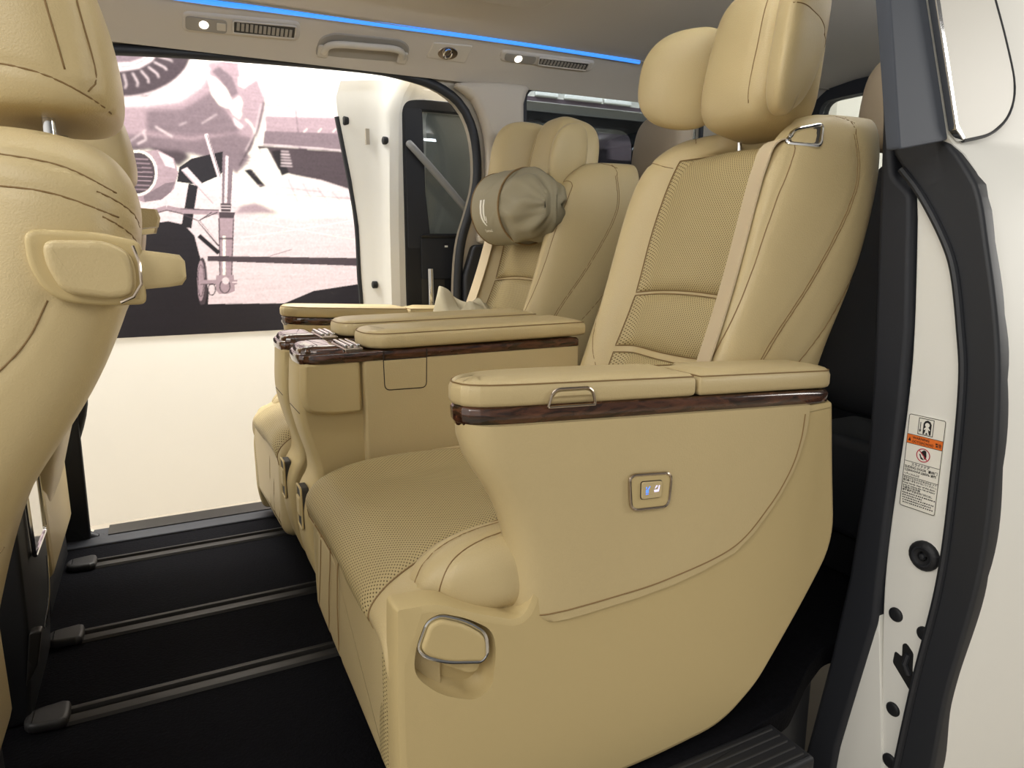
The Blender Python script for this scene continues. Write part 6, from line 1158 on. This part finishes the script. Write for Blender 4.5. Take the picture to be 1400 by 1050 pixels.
# ------------------------------------------------------------------ front seats
def front_seat(label, near):
    S = thing('front_seat', label, 'car seat', (-0.3, -0.49, 0.0), 'front seats')
    # (z, x of the rear face, y outer, y inner, depth)
    prof = [(0.18, -0.30, 0.205), (0.34, -0.262, 0.21), (0.50, -0.215, 0.22), (0.60, -0.165, 0.23), (0.674, -0.112, 0.235), (0.742, -0.067, 0.24), (0.847, -0.025, 0.24), (0.90, -0.014, 0.24), (0.950, -0.006, 0.238), (0.985, -0.012, 0.23), (1.015, -0.034, 0.21), (1.035, -0.075, 0.17)]
    secs = []
    for z, xr, h in prof:
        c = -0.495; d = 0.16; k = 1 if z < 1.0 else 0.7
        secs.append([(xr - 0.025, c - h + 0.016, z), (xr - 0.004, c - h + 0.055, z), (xr, c - h * .5, z), (xr, c, z), (xr, c + h * .5, z), (xr - 0.004, c + h - 0.055, z), (xr - 0.025, c + h - 0.016, z), (xr - 0.07, c + h, z), (xr - d, c + h - 0.01, z), (xr - d - 0.02, c + h * .5, z + .0), (xr - d - 0.02, c - h * .5, z), (xr - d, c - h + 0.01, z), (xr - 0.07, c - h, z)])
    V, F = loft(secs)
    Y = -1.1
    sm = [([(-0.20, Y, 1.010), (-0.148, Y, 1.000), (-0.08, Y, 0.988), (-0.03, Y, 0.962)], (0, 1, 0)), ([(-0.20, Y, 0.972), (-0.15, Y, 0.966), (-0.09, Y, 0.958), (-0.03, Y, 0.935)], (0, 1, 0)),
          ([(-0.105, Y, 0.845), (-0.13, Y, 0.80), (-0.17, Y, 0.76), (-0.23, Y, 0.72)], (0, 1, 0)), ([(-0.20, Y, 0.74), (-0.19, Y, 0.62), (-0.205, Y, 0.50)], (0, 1, 0))]
    for z, dz in ((0.962, 0), (0.935, 0)):
        sm.append(([(-0.030, -0.73, z), (-0.012, -0.70, z - 0.014), (-0.008, -0.64, z - 0.026), (-0.006, -0.56, z - 0.034)], (-0.75, 0.66, 0)))
    upholstered('backrest', V, F, M['leather'], S, 3, sm, 0.003, 0.005)
    hs = []
    for z, x0, x1, h in ((1.055, -0.205, -0.030, 0.13), (1.070, -0.215, -0.020, 0.145), (1.10, -0.22, -0.016, 0.15), (1.17, -0.22, -0.024, 0.15), (1.24, -0.21, -0.045, 0.145), (1.28, -0.19, -0.07, 0.12), (1.29, -0.17, -0.09, 0.08)):
        c = -0.51
        hs.append([(x1 - 0.02, c - h + 0.01, z), (x1, c - h * .6, z), (x1 + 0.004, c, z), (x1, c + h * .6, z), (x1 - 0.02, c + h - 0.01, z), ((x0 + x1) / 2, c + h, z), (x0, c + h * .6, z), (x0, c - h * .6, z), ((x0 + x1) / 2, c - h, z)])
    V, F = loft(hs)
    H = upholstered('headrest', V, F, M['leather'], S, 3, [([(-0.21, Y, 1.105), (-0.15, Y, 1.103), (-0.09, Y, 1.092), (-0.03, Y, 1.065)], (0, 1, 0)), ([(-0.095, Y, 1.25), (-0.083, Y, 1.18), (-0.070, Y, 1.10)], (0, 1, 0)), ([(-0.060, Y, 1.24), (-0.050, Y, 1.17), (-0.040, Y, 1.10), (-0.05, Y, 1.08)], (0, 1, 0))], 0.003, 0.005)[0]
    for y in (-0.58, -0.43):
        tube('headrest_post', [(-0.098, y, 1.01), (-0.098, y, 1.09)], 0.007, M['chrome'], H, 12)
    V, F = loft([[(0.012 * 0 + x, y, z) for x, z in ((xx - 0.03, 0.932), (xx, 0.936), (xx + 0.004, 0.95), (xx, 0.964), (xx - 0.03, 0.966))] for xx, y in ((0.010, -0.31), (0.014, -0.30), (0.014, -0.25), (0.008, -0.24))])
    link_mesh('grip_tab', V, F, [M['leather']], S, sharp=50)
    # grip on the shoulder
    if near:
        po = roundpoly([(-0.118, 0.921), (-0.118, 0.880), (-0.100, 0.846), (-0.060, 0.838), (-0.010, 0.838), (-0.010, 0.908), (-0.050, 0.918)], [0.015, 0.02, 0.02, 0.02, 0.008, 0.01, 0.02], 5)
        g = slab('grip_plate', po, -0.70, -0.742, M['plastic'], S, 'xz', 0.006)
        bo = roundpoly([(-0.101, 0.909), (-0.101, 0.885), (-0.088, 0.853), (-0.040, 0.845), (-0.020, 0.850), (-0.017, 0.875), (-0.022, 0.897), (-0.045, 0.909)], 0.014, 5)
        slab('grip_block', bo, -0.71, -0.756, M['leather'], g, 'xz', 0.008)
        V, F = loft([[(x, -0.725 + a * 0.016, z + b * h) for a, b in ((-1, -.7), (-.7, -1), (.7, -1), (1, -.7), (1, .7), (.7, 1), (-.7, 1), (-1, .7))] for x, z, h in ((-0.05, 0.877, 0.022), (-0.017, 0.877, 0.0225), (0.015, 0.876, 0.019), (0.028, 0.876, 0.017), (0.033, 0.876, 0.010))])
        link_mesh('grip_handle', V, F, [M['leather']], g, sharp=45)
        tube('chrome_ring', [(-0.018, -0.752, 0.903), (-0.013, -0.757, 0.885), (-0.013, -0.757, 0.862), (-0.022, -0.755, 0.848), (-0.035, -0.753, 0.842)], 0.0018, M['bronze'], g, 6)
    box('seat_base', (-0.95, -0.73, 0.10), (-0.28, -0.27, 0.34), M['leather'], S, 0.03)
    box('seat_frame', (-0.90, -0.70, 0.0), (-0.30, -0.30, 0.11), M['black'], S, 0.01)
    return S


front_seat('tan leather front seat at the left edge, with a stubby grip handle on its back', True)
MIR = -1.0
front_seat('tan leather front seat farther off, mostly hidden behind the nearer front seat', False)
MIR = 1.0
CN = thing('centre_console', 'dark centre console between the front seats with chromed panel at its rear', 'console', (-0.4, 0.0, 0.0))
slab('console_box', roundpoly([(-0.95, 0.0), (-0.285, 0.0), (-0.268, 0.20), (-0.264, 0.46), (-0.28, 0.50), (-0.95, 0.52)], [0.01, 0.01, 0.03, 0.02, 0.02, 0.01], 4), -0.15, 0.15, M['black'], CN, 'xz', 0.008)
slab('console_top', roundpoly([(-0.95, 0.50), (-0.272, 0.475), (-0.205, 0.555), (-0.215, 0.585), (-0.95, 0.60)], [0.01, 0.02, 0.02, 0.015, 0.01], 4), -0.12, 0.12, M['leather'], CN, 'xz', 0.012)
pn = slab('rear_panel', roundpoly([(-0.055, 0.445), (0.10, 0.445), (0.10, 0.30), (-0.055, 0.30)], 0.012, 4), -0.27, -0.259, M['chrome'], CN, 'yz', 0.003)
tube('chrome_frame', [(-0.259, q[0], q[1]) for q in roundpoly([(-0.055, 0.445), (0.10, 0.445), (0.10, 0.30), (-0.055, 0.30)], 0.012, 4)], 0.004, M['chrome'], pn, 8, True, smooth=False)
tube('chrome_sweep', [(-0.262, 0.10, 0.24), (-0.262, 0.06, 0.17), (-0.268, 0.0, 0.12)], 0.0022, M['chrome'], CN, 6)
slab('side_hinge', roundpoly([(-0.268, 0.19), (-0.248, 0.19), (-0.262, 0.12), (-0.285, 0.08)], 0.006, 3), -0.155, -0.13, M['steel'], CN, 'xz', 0.003)

# ------------------------------------------------------------------ third row
def third_row(label, y):
    S = thing('rear_seat', label, 'car seat', (1.75, y, 0.0), 'third row seats')
    V, F = pillow_geo((1.78, y, 0.80), (0.96, 0, -0.28), (0, 1, 0), (0.28, 0, 0.96), 0.085, 0.23, 0.36, 4)
    upholstered('backrest', V, F, M['dark'], S, 0)  # beige seat; the shade at the rear is put into this dark colour
    V, F = pillow_geo((1.70, y, 1.26), (0.98, 0, -0.17), (0, 1, 0), (0.17, 0, 0.98), 0.055, 0.135, 0.125, 3.2)
    H = upholstered('headrest', V, F, M['greyfabric'], S, 0)[0]
    for d in (-0.06, 0.06): tube('headrest_post', [(1.76, y + d, 1.08), (1.72, y + d, 1.2)], 0.006, M['chrome'], H, 8)
    box('seat_base', (1.62, y - 0.23, 0.12), (1.90, y + 0.23, 0.40), M['dark'], S, 0.03)  # shade painted in as on the backrest
    box('seat_frame', (1.65, y - 0.20, 0.0), (1.85, y + 0.20, 0.14), M['black'], S, 0.01)


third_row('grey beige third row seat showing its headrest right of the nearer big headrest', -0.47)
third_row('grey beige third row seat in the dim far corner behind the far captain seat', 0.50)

# ------------------------------------------------------------------ neck pillow and cloth on the far seat
PL = thing('neck_pillow', 'khaki bolster pillow with white emblem hanging below the far headrest', 'pillow', (1.0, 0.44, 0.90))
cx, cz = 1.050, 1.028
random.seed(7)


def pil(nm, y0, y1, r0, m, wr, parent, open_end=None):
    n, k = 72, 36; secs = []
    for j in range(k + 1):
        t = j / k; y = y0 + (y1 - y0) * t; row = []
        e = 1.0
        if wr:
            e = (1 - min(1, abs(t - 0.42) / 0.60) ** 3.2) ** 0.5 if abs(t - .42) < .6 else 0.05
            e = max(e, 0.06)
        for i in range(n):
            a = 2 * math.pi * i / n
            w = 0
            if wr: w = 0.006 * math.sin(7 * a + 5 * t) * (t if t > .5 else 1 - t) + 0.005 * math.sin(13 * a - 9 * t + 1.3) * abs(t - .4) + 0.004 * math.sin(5 * a + 20 * t)
            rr = r0 * e + w
            row.append((cx + rr * 0.86 * math.cos(a), y, cz + rr * math.sin(a)))
        secs.append(row)
    V, F = loft(secs)
    return link_mesh(nm, V, F, [m], parent, sharp=0)


pil('pillow_body', 0.56, 0.17, 0.112, M['khaki'], True, PL)
SLV = pil('sleeve', 0.53, 0.33, 0.117, M['khaki'], False, PL)
for y in (0.33, 0.53):
    tube('sleeve_hem', [(cx + 0.1165 * 0.86 * math.cos(a), y, cz + 0.1165 * math.sin(a)) for a in np.linspace(0, 2 * math.pi, 40)[:-1]], 0.003, M['thread'], SLV, 6, True, smooth=False)


def on_sleeve(u, v):      # u across (metres, towards the near side), v up the cloth
    a = math.pi + 0.15 - v / 0.115
    return (cx + 0.1185 * 0.86 * math.cos(a), 0.44 - u, cz + 0.1185 * math.sin(a))


rowsets = [[(0.034, -0.016, -0.005), (0.018, -0.016, -0.005), (0.0, -0.016, -0.006), (-0.012, -0.014, -0.004), (-0.022, -0.009, 0.001), (-0.030, -0.001, 0.006), (-0.034, 0.005, 0.009)],
           [(0.034, 0.002, 0.012), (0.018, 0.001, 0.011), (0.0, 0.0, 0.010), (-0.012, 0.001, 0.009), (-0.020, 0.004, 0.009)],
           [(-0.008, 0.013, 0.016), (-0.016, 0.012, 0.017), (-0.026, 0.010, 0.013)]]
parts = []
for rs in rowsets:
    vv = []; ff = []
    for v, a, b in rs: vv += [on_sleeve(a * 1.3, v * 1.2), on_sleeve(b * 1.3, v * 1.2)]
    for k in range(len(rs) - 1): ff.append((2 * k, 2 * k + 1, 2 * k + 3, 2 * k + 2))
    parts.append((vv, ff, 0))
for k, pp in enumerate(parts):
    link_mesh('emblem', pp[0], pp[1], [M['print']], SLV, None, sharp=0)
tv, tf_ = text_geo('Lixmaul', 0.013)
wmax = max(p[0] for p in tv)
link_mesh('emblem_lettering', [on_sleeve(-0.020 + p[0] / wmax * 0.050, -0.062 + p[1] * 1.1) for p in tv], tf_, [M['print']], SLV, sharp=0)

V = []; F = []; nu, nv = 40, 24
random.seed(11)
for j in range(nv + 1):
    for i in range(nu + 1):
        u, v = i / nu, j / nv
        z = 0.040 + 0.060 * math.exp(-((u - .12) / .13) ** 2) * (1 - 0.5 * v) + 0.014 * math.sin(9 * u + 4 * v) + 0.010 * math.sin(17 * u - 9 * v) + 0.03 * math.exp(-((u - .75) / .2) ** 2)
        e = min(u, 1 - u, v, 1 - v)
        V.append((0.84 + 0.02 * math.sin(6 * v) + 0.14 * v, 0.648 - 0.36 * u, 0.655 + max(z, 0.01) * min(1, e / 0.08)))
for j in range(nv):
    for i in range(nu):
        a = j * (nu + 1) + i; F.append((a, a + 1, a + nu + 2, a + nu + 1))
n0 = len(V); V += [(p[0], p[1], 0.49) for p in V[:n0]]
F += [tuple(x + n0 for x in reversed(f)) for f in F[:]]
rim = list(range(nu + 1)) + [j * (nu + 1) + nu for j in range(1, nv + 1)] + [nv * (nu + 1) + i for i in range(nu - 1, -1, -1)] + [j * (nu + 1) for j in range(nv - 1, 0, -1)]
F += [(rim[i], rim[(i + 1) % len(rim)], rim[(i + 1) % len(rim)] + n0, rim[i] + n0) for i in range(len(rim))]
tag(link_mesh('folded_blanket', V, F, [M['cloth']], None, sharp=0), 'pale crumpled cloth heaped on the far captain seat behind its armrest', 'cloth')
